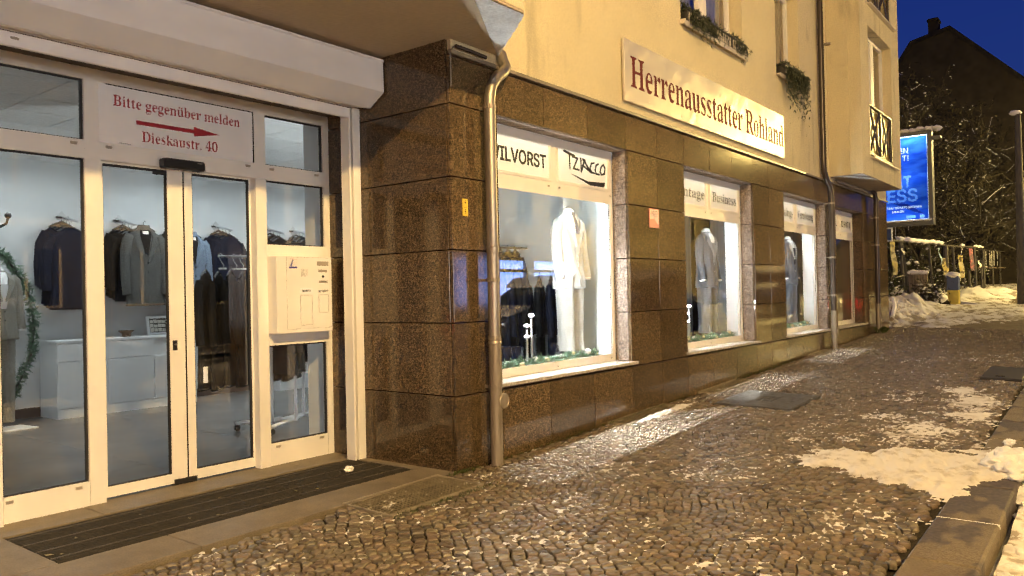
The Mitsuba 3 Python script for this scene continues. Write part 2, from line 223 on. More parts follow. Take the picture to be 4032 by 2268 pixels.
P('galv', proc(lambda p, n, uv: mix((.26, .22, .16), (.55, .49, .39), fbm(p.x*14, p.y*14, 3, 4))), .5, .5, .6)
P('grate_steel', proc(lambda p, n, uv: mix((.14, .115, .08), (.34, .29, .21), fbm(p.x*18, p.y*18, 3, 4))), .55, .5, .4)
P('cast_iron', proc(lambda p, n, uv: mix((.075, .068, .06), (.16, .15, .135), fbm(p.x*25, p.y*25, 3, 4))), .5, .5, .5)
P('mat_rubber', proc(lambda p, n, uv: mi.Color3f(.03, .026, .021)*(.6+.9*noise(p.x*180, p.y*180))), .8, .3)
P('mat_rail', (.16, .14, .12), .4, .5, .7)
P('sign_white', proc(lambda p, n, uv: mi.Color3f(.58, .52, .45)*(.97+.05*fbm(p.x*2, p.z*3, 1))), .35, .65, .35, bump=(proc(lambda p, n, uv: fbm(p.x*5.5, p.z*5.5, 1., 2), eps=.004), .012))
P('letter_red_dark', (.115, .010, .014), .6, .15)
P('letter_red', (.33, .02, .03), .5)
P('letter_black', (.012, .012, .013), .4)
P('ink_grey', (.10, .085, .085), .5)
P('panel_white', (.83, .82, .82), .4)
scene['m_backlit'] = {'type': 'principledthin', 'base_color': rgb((.86, .86, .83)), 'roughness': .4, 'diff_trans': .08, 'spec_trans': 0.0}
scene['m_pane'] = {'type': 'thindielectric', 'int_ior': 1.86}        # double glazing
P('gap_grey', (.19, .18, .17), .5)
# inside the shop
P('shop_paint', (.66, .69, .71), .8, .2)
P('ceiling_tile_mat', proc(lambda p, n, uv: mi.Color3f(.70, .72, .73)*(.93+.12*noise(p.x*60, p.y*60))), .9, .1)
P('floor_grey', proc(lambda p, n, uv: mix((.075, .073, .072), (.125, .12, .115), fbm(p.x*2.2, p.y*2.2, 1., 4))), .22, .5)
P('skirting', (.09, .055, .04), .6)
P('furniture_white', (.74, .77, .79), .45)
P('panel_shaded', (.36, .40, .42), .7)
P('curtain_dark', proc(lambda p, n, uv: mi.Color3f(.028, .030, .036)*(.7+.6*noise(p.x*22, p.z*.6))), .9, .2)
def cloth(c, w=.25, s=210.): return proc(lambda p, n, uv: mi.Color3f(c)*(1-w+2*w*noise((p.x+p.y)*s, p.z*s))*(.9+.2*fbm(p.x*9+p.y*7, p.z*9, 2)))
P('suit_white', cloth((.44, .455, .455), .05), .55, .3, sheen=.3)
P('satin_white', (.52, .53, .54), .3, .5)
P('suit_slate', cloth((.055, .06, .075), .12), .7, .3)
P('satin_slate', (.16, .17, .20), .32, .5)
P('suit_navy', cloth((.009, .011, .024), .3), .85, .2)
P('suit_black', cloth((.009, .009, .0095), .3), .85, .2)
P('suit_grey', cloth((.095, .096, .092), .3), .9, .2)
P('suit_tweed', cloth((.22, .215, .19), .25), .9, .2)
P('suit_blue', cloth((.17, .22, .30), .2), .85, .2)
P('shirt', (.82, .83, .84), .6)
P('tie_dark', (.03, .03, .04), .35)
P('torso', (.6, .6, .6), .4)
P('chrome', (.7, .72, .74), .2, .5, .95)
P('tube_white', (.78, .79, .79), .35)
P('black_paint', (.015, .015, .016), .4)
P('lamp_steel', (.55, .57, .58), .3, .5, .8)
P('fir', proc(lambda p, n, uv: mix((.035, .085, .05), (.12, .2, .13), cell_rand(p.x*80, p.y*80, p.z*80))), .7)
P('bauble_gold', (.75, .62, .35), .2, .5, .8)
P('bauble_white', (.85, .85, .86), .25)
P('paper', (.82, .80, .74), .8)
P('wood_brown', (.10, .06, .035), .5)
P('curtain_blue', proc(lambda p, n, uv: mix((.13, .145, .19), (.23, .24, .29), noise(p.x*26, p.z*.4))), .9)
P('curtain_tan', proc(lambda p, n, uv: mix((.16, .13, .10), (.25, .21, .16), noise(p.x*30, p.z*.4))), .9)
P('planter_dark', (.03, .028, .025), .35, .6)
P('leaf_dark', proc(lambda p, n, uv: mix((.012, .017, .007), (.048, .054, .02), cell_rand(p.x*60, p.y*60, p.z*60))), .7)
P('rail_brown', (.055, .045, .038), .4)
P('privacy_gold', proc(lambda p, n, uv: mix((.10, .075, .02), (.42, .31, .09), smoothstep(.25, .75, fbm(p.x*34, p.z*22, 1., 3)))), .4)
P('sill_metal', (.62, .56, .48), .35, .5, .3)
# outside
scene['m_cobble'] = {'type': 'twosided', 'bsdf': {'type': 'principled', 'base_color': {'type': 'mesh_attribute', 'name': 'vertex_color'}, 'roughness': .46, 'specular': .5}}
P('joint_soil', proc(lambda p, n, uv: mi.Color3f(.022, .017, .011)*(.5+1.*noise(p.x*110, p.y*110))), .9, .2)
P('asphalt', proc(lambda p, n, uv: mix((.07, .066, .06), (.42, .41, .40), smoothstep(.42, .62, fbm(p.x*.9, p.y*2.3, 1., 4)))*(.7+.5*noise(p.x*90, p.y*90))), .5)  # pale slush added so the unseen road bounces light to the entrance
P('dirt', proc(lambda p, n, uv: mix((.06, .045, .03), (.13, .10, .07), fbm(p.x*5, p.y*5, 1., 4))*(.7+.6*noise(p.x*60, p.y*60))), .9)
P('snow', proc(lambda p, n, uv: mi.Color3f(.80, .80, .80)*(.9+.12*noise(p.x*90, p.y*90, p.z*90))), .7, .3)
P('snow_old', proc(lambda p, n, uv: mix((.34, .30, .25), (.66, .64, .62), smoothstep(.20, .56, fbm(p.x*13, p.y*13, p.z*13, 4)*.7+.3*fbm(p.x*2.5, p.y*2.5, 3.)))), .6, .35)
P('snow_trodden', proc(lambda p, n, uv: mix(mix((.10, .08, .06), (.36, .33, .29), fbm(p.x*9, p.y*9, 2., 3)), (.54, .54, .56), smoothstep(.38, .58, fbm(p.x*2.6, p.y*4.5, p.z*4, 5)+.10*smoothstep(.05, .25, p.z-(.031*p.x-.045))))), .7, .3)
P('snow_dirty', proc(lambda p, n, uv: mix((.40, .36, .31), (.74, .72, .69), smoothstep(.3, .6, fbm(p.x*14, p.y*14, 1., 4)))), .7, .3)
P('pipe_brown', proc(lambda p, n, uv: mix((.035, .026, .02), (.09, .07, .055), fbm(p.x*30, p.y*30, p.z*3, 4))), .3, .5, .3)
P('bark', proc(lambda p, n, uv: mi.Color3f(.022, .018, .013)*(.6+.8*noise(p.x*40, p.y*40, p.z*9))), .9)
P('foliage', proc(lambda p, n, uv: mix((.008, .007, .004), (.030, .025, .013), cell_rand(p.x*9, p.y*9, p.z*9))), .8, .2)
P('foliage_green', proc(lambda p, n, uv: mix((.02, .03, .01), (.07, .08, .02), cell_rand(p.x*40, p.y*40, p.z*40))), .8, .2)
P('house_dark', proc(lambda p, n, uv: mi.Color3f(.028, .024, .02)*(.7+.6*fbm(p.y*3, p.z*3, 1.))), .95, .1)
P('tile_dark', (.02, .018, .018), .9, .1)
P('concrete', proc(lambda p, n, uv: mi.Color3f(.10, .092, .08)*(.7+.5*fbm(p.x*9, p.y*9, p.z*5))), .9)
P('post_grey', (.085, .08, .072), .6, .5, .3)
P('box_blue', (.05, .075, .20), .5)
P('box_yellow', proc(lambda p, n, uv: mi.Color3f(.42, .34, .08)*(.8+.35*fbm(p.x*9, p.y*9, p.z*9))), .5)
P('wood_grey', proc(lambda p, n, uv: mi.Color3f(.26, .21, .16)*(.6+.7*noise(p.y*30, p.z*1.5))), .8)
def poster_tex(a, b, c): return proc(lambda p, n, uv: mix(mix(a, b, smoothstep(.42, .5, fbm(p.y*9+p.x*2, p.z*5, 1., 3))), c, smoothstep(.55, .62, fbm(p.y*6+p.x*3, p.z*9, 7., 3))))
P('poster_yellow', poster_tex((.26, .21, .07), (.25, .23, .16), (.06, .05, .03)), .6)
P('poster_pink', poster_tex((.34, .14, .15), (.24, .08, .10), (.10, .07, .08)), .6)
P('poster_white', poster_tex((.55, .55, .52), (.66, .66, .62), (.42, .42, .40)), .6)
P('poster_blue', (.28, .40, .52), .6)
scene['m_poster_lit'] = {'type': 'principledthin', 'base_color': proc(lambda p, n, uv: mix((.012, .065, .50), (.035, .15, .66), smoothstep(.3, .75, fbm(p.y*2.5+p.z*1.2, p.z*9, 2., 4)))), 'roughness': .35, 'diff_trans': 1.2, 'spec_trans': 0.0}
scene['m_poster_dark'] = {'type': 'principledthin', 'base_color': rgb((.01, .03, .25)), 'roughness': .35, 'diff_trans': 1.0, 'spec_trans': 0.0}
scene['m_poster_pale'] = {'type': 'principledthin', 'base_color': rgb((.16, .40, .92)), 'roughness': .35, 'diff_trans': 1.2, 'spec_trans': 0.0}
scene['m_poster_letter'] = {'type': 'principledthin', 'base_color': rgb((.80, .90, .97)), 'roughness': .35, 'diff_trans': 1.2, 'spec_trans': 0.0}
P('alu_frame', (.13, .14, .16), .35, .5, .6)
P('lightbox_white', (.85, .87, .9), .6)
P('gas_yellow', (.72, .50, .06), .45)
P('hydrant_pink', (.72, .27, .20), .4)
P('hydrant_white', (.80, .62, .55), .5)
P('lamp_glass', (.9, .88, .8), .3)
P('opp_plaster', proc(lambda p, n, uv: mi.Color3f(.46, .39, .25)*(.85+.3*fbm(p.x*2, p.z*2, 1))), .9)
P('opp_brick', proc(lambda p, n, uv: mi.Color3f(.055, .05, .047)*(.8+.4*fbm(p.x*3, p.z*3, 1))), .9)
P('box_shade', (.075, .062, .05), .6)  # shade over the entrance put into a dark brown
P('opp_trim', (.62, .56, .45), .8)
P('dark_glass', (.015, .017, .02), .05, .6)
P('car_paint', (.06, .065, .075), .22, .6, .2)
P('car_paint_blue', (.03, .06, .16), .22, .6, .2)
P('tyre', (.015, .015, .015), .8)
P('logo_blue', (.05, .05, .25), .5)
P('logo_red', (.5, .06, .05), .5)

# ================================================================ the apartment building
BLD = thing('apartment_building', 'cream plastered corner building with brown granite ground floor and lit shop windows', 'building')
WIN = [(0.62, 2.92), (4.35, 6.70), (8.05, 10.43), (11.0, 13.03)]      # shop window openings, z .62 to 2.97
XE = 15.25
# upper wall with its window openings
holes = [sbox(4.36, 4.78, 6.41, 6.45), sbox(7.85, 4.86, 9.02, 6.42), sbox(1.2, 6.9, 3.2, 8.8), sbox(4.36, 7.7, 6.41, 9.3), sbox(7.85, 7.8, 9.02, 9.3)]
up_poly = sbox(.03, 3.415, XE, 10.5).union(sbox(-7, 3.53, .03, 10.5))
for h in holes: up_poly = up_poly.difference(h)
UW = obj('upper_wall', MB().prism(up_poly, .30, XZ(0.0)).box(XE-.3, XE, .302, 9, 3.415, 10.5).box(.1, XE-.31, 8.7, 9, 3.415, 10.5), 'plaster', BLD, label='cream roughcast wall of the upper storey')
# granite ground floor: dark backing and single panels with open joints
low = sbox(0.034, -.3, XE-.034, 3.37)
for a, b in WIN: low = low.difference(sbox(a-.034, .60, b+.034, 3.0))
GW = obj('granite_wall', MB().prism(low, .16, XZ(.036)).box(.036, .19, .2, 1.535, -.3, 3.49).box(XE-.2, XE-.036, .2, 9, -.3, 3.4), 'dark_gap', BLD, label='ground floor wall clad with polished brown granite panels')
J = .004
def gpanel(x0, x1, z0, z1, mat='granite'):
    obj('granite_panel', MB().box(x0+J, x1-J, rng.uniform(-.0007, .0007), .034, z0+J, z1-J, .003), ['granite', 'granite_pale', 'granite_deep'][int(rng.integers(3))] if mat == 'granite' else mat, GW)
COURSES = [.57, 1.17, 1.77, 2.37, 2.97]
def pier(xs):
    for z0, z1 in zip(COURSES[:-1], COURSES[1:]):
        for x0, x1 in zip(xs[:-1], xs[1:]): gpanel(x0, x1, z0, z1)
pier([0.0, .62]); pier([2.92, 3.62, 4.35]); pier([6.70, 7.36, 8.05]); pier([10.43, 11.0]); pier([13.03, 13.75, 14.5, XE])
tops = [0.0, .62, 1.33, 2.11, 2.89, 3.62, 4.35, 5.13, 5.91, 6.70, 7.36, 8.05, 8.85, 9.65, 10.43, 11.0, 12.0, 13.03, 13.75, 14.5, XE]
for x0, x1 in zip(tops[:-1], tops[1:]): gpanel(x0, x1, 2.97, 3.365)
base = [0.0, .62, 1.34, 2.13, 2.92, 3.65, 4.35, 5.14, 5.94, 6.70, 7.36, 8.05, 8.85, 9.65, 10.43, 11.0, 12.0, 13.03, 13.75, 14.5, XE]
for x0, x1 in zip(base[:-1], base[1:]): gpanel(x0, x1, -.25, .57)
# strips beneath the sills
for a, b in WIN: gpanel(a, b, .57, .592)
# the return wall of the entrance recess
for z0, z1 in zip([-.25]+COURSES, COURSES+[3.50]):
    for y0, y1 in ((.036, 1.535),):
        obj('granite_panel', MB().box(rng.uniform(-.0007, .0007), .034, y0+J, y1, z0+J, z1-J, .003), ['granite', 'granite_pale', 'granite_deep'][int(rng.integers(3))], GW)
for z0, z1 in zip([.0]+COURSES[:], COURSES[:]+[3.365]):       # the end wall of the building
    obj('granite_panel', MB().box(XE-.034, XE, .037, 4.5, z0+J, z1-J, .003), 'granite', GW)
# window reveals of flamed granite, lintels and sills
for a, b in WIN:
    for z0, z1 in zip([.627]+COURSES[1:], COURSES[1:]):
        obj('reveal_panel', MB().box(b-.001, b+.03, .0365, .2, z0+J, z1-J, .002), 'granite_flamed' if a < 10.9 else 'granite', GW)
        obj('reveal_panel', MB().box(a-.03, a+.001, .0365, .2, z0+J, z1-J, .002), 'granite_flamed', GW)
    obj('lintel_panel', MB().box(a-.02, b+.02, .0365, .2, 2.969, 3.0, .002), 'granite_flamed', GW)
    obj('window_sill', MB().box(a-.06, b+.06, -.055, .0, .594, .626, .004).box(a+.002, b-.002, .001, .2, .594, .626), 'sill_stone', BLD, label='pale stone sill below a shop window')
obj('ledge', MB().add([(-.0, .0, 3.412), (XE, .0, 3.412), (XE, -.04, 3.398), (.0, -.04, 3.398), (.0, -.04, 3.368), (XE, -.04, 3.368), (XE, .0, 3.368), (.0, .0, 3.368)],
    [[0, 1, 2, 3], [3, 2, 5, 4], [4, 5, 6, 7], [0, 3, 4, 7], [1, 6, 5, 2]]), 'ledge', BLD, label='narrow weathered ledge above the granite')
# ---- bays
bayL = Polygon([(-7, 1.53), (-7, -.80), (-.03, -.80), (.64, .0), (.64, 1.53)])
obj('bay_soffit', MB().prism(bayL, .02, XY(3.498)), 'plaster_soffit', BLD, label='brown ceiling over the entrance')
obj('bay_wall', MB().prism(Polygon([(-7, -.01), (-7, -.805), (-.035, -.805), (.645, -.005), (.64, -.001)]), 5.5, XY(3.52)), 'plaster', BLD)
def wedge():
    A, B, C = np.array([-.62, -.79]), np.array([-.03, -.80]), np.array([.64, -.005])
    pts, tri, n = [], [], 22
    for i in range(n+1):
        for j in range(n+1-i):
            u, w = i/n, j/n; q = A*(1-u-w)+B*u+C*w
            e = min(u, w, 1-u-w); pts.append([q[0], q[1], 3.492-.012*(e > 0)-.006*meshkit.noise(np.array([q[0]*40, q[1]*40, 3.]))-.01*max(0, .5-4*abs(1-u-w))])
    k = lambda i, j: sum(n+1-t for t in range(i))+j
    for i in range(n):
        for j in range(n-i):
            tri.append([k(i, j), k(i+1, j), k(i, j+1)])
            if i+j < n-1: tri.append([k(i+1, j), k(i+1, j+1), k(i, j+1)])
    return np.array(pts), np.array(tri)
obj('bay_patch', wedge(), 'plaster_grey', BLD, label='rough raw plaster under the corner of the bay, paled with painted window light')  # raw plaster patch; window light is put into its pale triangle
bx0, bx1, by = 10.67, 13.92, -.60
bay = sbox(bx0, 3.50, bx1, 10.5).difference(sbox(11.27, 3.90, 13.2, 6.40)).difference(sbox(11.27, 6.86, 13.2, 9.3))
obj('bay_wall', MB().prism(bay, .22, XZ(by)).prism(Polygon([(by+.22, 3.5), (-.002, 3.5), (-.002, 10.5), (by+.22, 10.5)]), .2, YZ(bx0)).prism(Polygon([(by+.22, 3.5), (-.002, 3.5), (-.002, 10.5), (by+.22, 10.5)]), .2, YZ(bx1-.2)).box(bx0+.2, bx1-.2, by+.22, -.002, 3.5, 3.62).box(bx0+.2, bx1-.2, by+.22, -.002, 6.45, 6.8), 'plaster', BLD, label='cream wall of the projecting bay')
obj('bay_patch', MB().prism(Polygon([(bx0+.01, -.02), (bx0+.01, by+.012), (bx0+1.12+.03, by+.012), (bx0+.8, by+.11), (bx0+.5, by+.27), (bx0+.3, by+.36)]), .004, XY(3.487)), 'plaster_grey', BLD, label='pale triangle of plaster under the near corner of the projecting bay')  # paler triangular plate of plaster just below the soffit
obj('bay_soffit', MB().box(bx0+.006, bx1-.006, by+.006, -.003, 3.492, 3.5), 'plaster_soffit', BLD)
# ---- upper windows
def pane_xz(x0, x1, z0, z1, y): return MB().quad((x0, y, z0), (x1, y, z0), (x1, y, z1), (x0, y, z1))
def frame_mb(x0, x1, z0, z1, y0, y1, w, mull=(), rails=()):
    m = MB().box(x0, x0+w, y0, y1, z0, z1, .004).box(x1-w, x1, y0, y1, z0, z1, .004)
    m.box(x0+w, x1-w, y0+.001, y1-.001, z0, z0+w, .004).box(x0+w, x1-w, y0+.001, y1-.001, z1-w, z1, .004)
    for a, b in mull: m.box(a, b, y0-.004, y1-.002, z0+w, z1-w, .004)
    for a, b in rails: m.box(x0+w, x1-w, y0-.003, y1-.002, a, b, .004)
    return m
def upper_window(x0, x1, z0, z1, y, mull, curtain, label):
    w = obj('window', frame_mb(x0, x1, z0, z1, y, y+.06, .075, mull), 'pvc', BLD, label=label)
    obj('pane', pane_xz(x0+.07, x1-.07, z0+.07, z1-.07, y+.03), 'pane', w)
    xs = np.linspace(x0, x1, 90); yy = y+.17+.022*np.sin(xs*47)+.012*np.sin(xs*91+1)
    g = np.stack([np.stack([xs, yy, np.full_like(xs, z)], 1) for z in (z0, z1)], 0)
    obj('curtain', MB().grid(g), curtain, w, smooth=True)
    return w
upper_window(4.40, 6.37, 4.80, 6.43, .17, [(5.27, 5.40), (5.41, 5.54)], 'curtain_blue', 'white upper window with blue curtains above the long shop sign')
upper_window(7.89, 8.98, 4.88, 6.40, .17, [], 'curtain_tan', 'narrow upper window with a tan curtain beside the downpipe')
upper_window(11.27, 13.2, 3.92, 6.39, -.43, [(12.17, 12.27), (12.28, 12.40)], 'curtain_tan', 'tall window of the bay behind a crossed railing')
upper_window(11.27, 13.2, 6.88, 9.28, -.43, [(12.17, 12.27), (12.28, 12.40)], 'curtain_tan', 'topmost window of the bay')
upper_window(1.24, 3.16, 6.93, 8.78, .17, [(2.1, 2.3)], 'curtain_tan', None)
obj('metal_sill', MB().box(4.33, 6.44, -.075, .0, 4.755, 4.78, .003).box(4.37, 6.40, .0, .17, 4.756, 4.779).box(6.425, 6.445, -.08, 0, 4.742, 4.80, .002).box(4.325, 4.345, -.08, 0, 4.742, 4.80, .002).box(4.33, 6.44, -.078, -.072, 4.72, 4.782), 'sill_metal', BLD)
obj('metal_sill', MB().box(7.82, 9.05, -.075, .0, 4.835, 4.86, .003).box(7.86, 9.01, .0, .17, 4.836, 4.859).box(7.82, 9.05, -.078, -.072, 4.80, 4.862), 'sill_metal', BLD)
obj('metal_sill', MB().box(11.24, 13.42, -.68, -.6, 3.845, 3.87, .003).box(11.28, 13.19, -.6, -.43, 3.872, 3.897), 'sill_metal', BLD)
obj('metal_sill', MB().box(11.24, 13.42, -.68, -.6, 6.80, 6.825, .003).box(11.28, 13.19, -.6, -.43, 6.832, 6.858), 'sill_metal', BLD)
def railing(z0, z1):
    r = obj('railing', MB().box(11.29, 13.18, -.60, -.545, z1-.035, z1, .004).box(11.29, 13.18, -.59, -.555, z0, z0+.05, .004).box(11.29, 11.34, -.59, -.555, z0+.05, z1-.035).box(13.13, 13.18, -.59, -.555, z0+.05, z1-.035).box(12.19, 12.28, -.59, -.555, z0+.05, z1-.035), 'rail_brown', BLD, label='dark railing with two crosses in front of the bay window')
    m = MB()
    for a, b in ((11.34, 12.19), (12.28, 13.13)):
        for s in (.0, .07):
            for q in ((a+s, z0+.06, b-.07+s, z1-.04), (a+s, z1-.04, b-.07+s, z0+.06)):
                m.tube([(q[0], -.572, q[1]), (q[2], -.572, q[3])], .011, 5)
        m.ball(((a+b)/2, -.572, (z0+z1)/2), .045, 1, (1, .4, 1))
    obj('cross', m, 'rail_brown', r)
    obj('privacy_sheet', MB().box(11.3, 13.16, -.525, -.52, z0+.05, z1-.05), 'privacy_gold', r, label='golden patterned privacy sheet')
railing(3.93, 4.90); railing(6.87, 7.84)
# ---- downpipes
def downpipe(pts, zb, zt, x, y, rose, low_top, label, mat='zinc'):
    p = obj('downpipe', MB().tube(pts+[(x, y, low_top)], .05, 16), mat, BLD, smooth=35, label=label)
    m = MB().tube([(x, y, low_top+.02), (x, y, low_top-.01), (x, y, low_top-.012), (x, y, zb)], [.0545, .0565, .0535, .0525], 16)
    obj('lower_pipe', m, 'zinc_dull', p, smooth=35, label='dull stained lowest length of the downpipe')
    for z in rose: obj('pipe_clamp', MB().lathe([(.051, z-.018), (.058, z-.016), (.058, z+.016), (.051, z+.018)], (x, y, 0), 16).box(x-.005, x+.005, y, -.002, z-.012, z+.012).box(x+.05, x+.075, y-.012, y+.012, z-.014, z+.014, .003), 'zinc_dull', p)
    return p
dp = downpipe([(.66, -.02, 3.52), (.655, -.05, 3.44), (.63, -.10, 3.37), (.56, -.125, 3.31), (.46, -.125, 3.24), (.40, -.12, 3.16), (.378, -.115, 3.06), (.376, -.115, 2.9)], -.06, 0, .376, -.115, [2.98, 1.52, .62], 1.03, 'zinc downpipe on the granite corner pier beside the first shop window')
obj('pipe_collar', MB().lathe([(.051, 1.74), (.056, 1.76), (.056, 1.80), (.0505, 1.805)], (.376, -.115, 0), 16), 'zinc', dp, smooth=35); obj('pipe_collar', MB().lathe([(.051, .98), (.058, .985), (.058, 1.0), (.051, 1.01)], (.376, -.115, 0), 16), 'zinc', dp, smooth=35)
cz = .50
obj('cleaning_cap', MB().lathe([(.0, -.012), (.05, -.012), (.058, -.02), (.066, -.012), (.066, .006), (.05, .02)], (.425, -.155, cz), 20, 1).move(np.eye(4)), 'zinc_dull', dp, smooth=40)
dp = downpipe([(10.0, -.09, 10.4), (10.0, -.09, 3.62), (10.02, -.09, 3.5), (10.12, -.105, 3.36), (10.25, -.12, 3.25), (10.30, -.12, 3.13), (10.30, -.12, 3.0)], .22, 0, 10.30, -.12, [5.9, 2.95, 1.95, 1.25], .95, 'dark weathered downpipe that runs down the whole facade before the bay', 'pipe_brown')
obj('cleaning_cap', MB().lathe([(.0, -.01), (.05, -.01), (.058, -.016), (.062, -.01), (.062, .006)], (10.34, -.165, .58), 16, 1), 'zinc_dull', dp, smooth=40)
dp = downpipe([(13.62, -.05, 3.49), (13.64, -.12, 3.42), (13.68, -.13, 3.3), (13.68, -.12, 3.1)], .33, 0, 13.68, -.12, [2.9, 2.3], 1.0, 'short downpipe beneath the bay near the far end of the facade', 'pipe_brown')
obj('cleaning_cap', MB().lathe([(.0, -.01), (.05, -.01), (.058, -.016), (.062, -.01), (.062, .006)], (13.73, -.165, .66), 16, 1), 'zinc_dull', dp, smooth=40)
obj('conduit', MB().tube([(.01, -.012, 3.1), (.01, -.014, 3.38), (.04, -.016, 3.43), (.1, -.018, 3.44)], .006, 6), 'zinc_dull', BLD)
obj('conduit', MB().tube([(.06, -.03, 3.44), (.25, -.03, 3.44), (.44, -.035, 3.43)], .016, 8), 'pipe_brown', BLD)
obj('conduit', MB().tube([(11.0, -.035, 3.44), (13.6, -.035, 3.44)], .03, 8), 'zinc_dull', BLD)

# ---- shop windows
def clip_mb(x, z, y, w=.032, h=.016): return MB().box(x-w/2, x+w/2, y-.008, y+.001, z-h/2, z+h/2, .002)
shop_txt = [('WILVORST', 'TZIACCO'), ('Vintage', 'Business'), ('Smoking-', 'Vermietung'), ('Tel.', '42 99 07 48')]
for i, (a, b) in enumerate(WIN):
    x0, x1, y = a+.003, b-.003, .205
    xm = (x0+x1)/2
    if i == 3: xm = 11.99
    f = MB()
    prof = sbox(x0, .628, x1, 2.967)
    for hx in (sbox(x0+.06, .70, x1-.06, 2.39), sbox(x0+.06, 2.52, xm-.045, 2.905), sbox(xm+.045, 2.52, x1-.06, 2.905)): prof = prof.difference(hx)
    f.prism(prof, .055, XZ(y))
    w = obj('shop_window', f, 'pvc', BLD, label=['shop window with the white suit, nearest to the downpipe', 'second shop window, with a slate grey suit', 'third shop window, beside the long downpipe', 'last and unlit shop window under the bay'][i])
    obj('bead', MB().prism(sbox(x0+.055, .695, x1-.055, 2.395).difference(sbox(x0+.072, .712, x1-.072, 2.378)), .008, XZ(y-.006)), 'pvc', w)
    obj('gasket', MB().prism(sbox(x0+.061, .701, x1-.061, 2.389).difference(sbox(x0+.07, .709, x1-.07, 2.381)), .006, XZ(y+.004)), 'rubber', w)
    obj('pane', pane_xz(x0+.061, x1-.061, .70, 2.39, y+.02), 'pane', w)
    for k, (p0, p1) in enumerate(((x0+.06, xm-.045), (xm+.045, x1-.06))):
        obj('transom_frame', MB().prism(sbox(p0, 2.52, p1, 2.905).difference(sbox(p0+.026, 2.545, p1-.026, 2.88)), .03, XZ(y-.012)), 'pvc', w)
        obj('sign_pane', MB().quad((p0+.02, y+.012, 2.54), (p1-.02, y+.012, 2.54), (p1-.02, y+.012, 2.885), (p0+.02, y+.012, 2.885)), 'backlit', w, label='white lettered pane above the shop window')
        t = shop_txt[i][k]; W = p1-p0
        if t == 'WILVORST': L = put_xz(sans(t, .128, W-.13, True), p0+.055, y+.008, 2.645)
        elif t == 'TZIACCO':
            S = [[(0, .205), (.17, .175)], [(.085, .185), (.09, .04)], [(.135, .165), (.225, .16), (.15, .05), (.245, .045)], [(.28, .165), (.285, .035)], [(.285, .03), (.345, .16), (.42, .06)], [(.31, .10), (.46, .045)], [(.315, .165), (.46, .05)],
                 [(.52, .15), (.47, .14), (.445, .09), (.47, .045), (.53, .045)], [(.60, .15), (.555, .13), (.535, .08), (.56, .04), (.61, .04)], [(.69, .155), (.645, .12), (.63, .07), (.66, .04), (.71, .06), (.725, .12), (.69, .155)]]
            g = union_all([LineString(s).buffer(.009 if n else .012) for n, s in enumerate(S)]+[Polygon([(.10, -.005), (.40, -.055), (.72, -.035), (.70, -.085), (.44, -.09), (.2, -.03)])])
            m = MB()
            for q in getattr(g, 'geoms', [g]): m.tm(trimesh.creation.extrude_polygon(affinity.scale(q, W*.78/.73, 1.05, origin=(0, 0)), .003, engine='earcut'))
            L = put_xz(m, p0+W*.16, y+.008, 2.65)
        else: L = put_xz(serif(t, .135 if i < 3 else .12, W-.2 if k else W-.12), p0+(.12 if k else .07), y+.008, 2.645)
        obj('lettering', L, 'letter_black' if i == 0 else 'ink_grey', w)
    for cx, czz in ((xm-.095, 2.472), (xm+.095, 2.472), (x1-.05, 2.472)): obj('drain_cap', clip_mb(cx, czz, y), 'clip', w)
    for cx in (xm, x1-.09): obj('drain_cap', MB().add([(cx-.014, y-.004, .668), (cx+.014, y-.004, .668), (cx, y-.004, .652), (cx-.014, y+.002, .668), (cx+.014, y+.002, .668), (cx, y+.002, .652)], [[0, 2, 1], [0, 3, 5], [0, 5, 2], [1, 2, 5], [1, 5, 4], [0, 1, 4], [0, 4, 3]]), 'rubber', w)

# ---- entrance: shutter box, guide rail, aluminium front with the sliding doors
sh = obj('shutter_box', MB().prism(Polygon([(.752, 3.452), (.745, 3.18), (.925, 3.068), (1.075, 3.10), (1.53, 3.10), (1.53, 3.452)]), 6.98, YZ(-7)), 'shutter_white', BLD, label='long white roller shutter box over the entrance')
obj('box_lip', MB().box(-7, -.021, .735, .752, 3.44, 3.462, .003), 'shutter_white', sh)
obj('end_rail', MB().box(-7, -.13, 1.075, 1.11, 2.992, 3.099, .004), 'shutter_white', sh)
obj('end_cap', MB().box(-2.81, -2.765, 1.068, 1.076, 3.035, 3.05), 'clip', sh)
obj('underside', MB().box(-7, -.005, 1.115, 1.528, 3.088, 3.0985), 'box_shade', sh)  # dark sheet that carries the shade of the recess in its colour
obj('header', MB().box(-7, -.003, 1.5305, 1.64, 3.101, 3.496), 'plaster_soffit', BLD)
obj('fold_line', MB().box(-7, -.13, 1.071, 1.0745, 3.078, 3.083), 'gap_grey', sh)
rl = obj('guide_rail', MB().box(-.088, -.002, 1.085, 1.20, -.045, 3.095, .004).box(-.132, -.112, 1.085, 1.20, -.045, 3.095, .003).box(-.112, -.088, 1.13, 1.20, -.045, 3.095), 'white_alu', BLD, label='tall white guide rail of the roller shutter')
obj('rail_slot', MB().box(-.112, -.088, 1.121, 1.129, -.045, 3.09), 'rubber', rl)
yF = 1.53
ef = sbox(-7, -.05, -.002, 3.0875)
GL = dict(side=(-2.735, -2.188, .132, 2.434), sideup=(-2.735, -2.188, 2.566, 3.003), door=(-2.075, -.80, -.06, 2.437), signp=(-2.085, -.797, 2.566, 3.003), up=(-.688, -.068, 2.564, 2.998), mid=(-.685, -.066, 1.874, 2.431), lowp=(-.685, -.062, .150, .997))
for g in GL.values(): ef = ef.difference(sbox(g[0], g[2], g[1], g[3]))
ef = ef.difference(sbox(-4.6, .132, -2.86, 2.434)).difference(sbox(-4.6, 2.566, -2.86, 3.003))
EF = obj('entrance_front', MB().prism(ef, .07, XZ(yF)), 'white_alu', BLD, label='white aluminium entrance front')
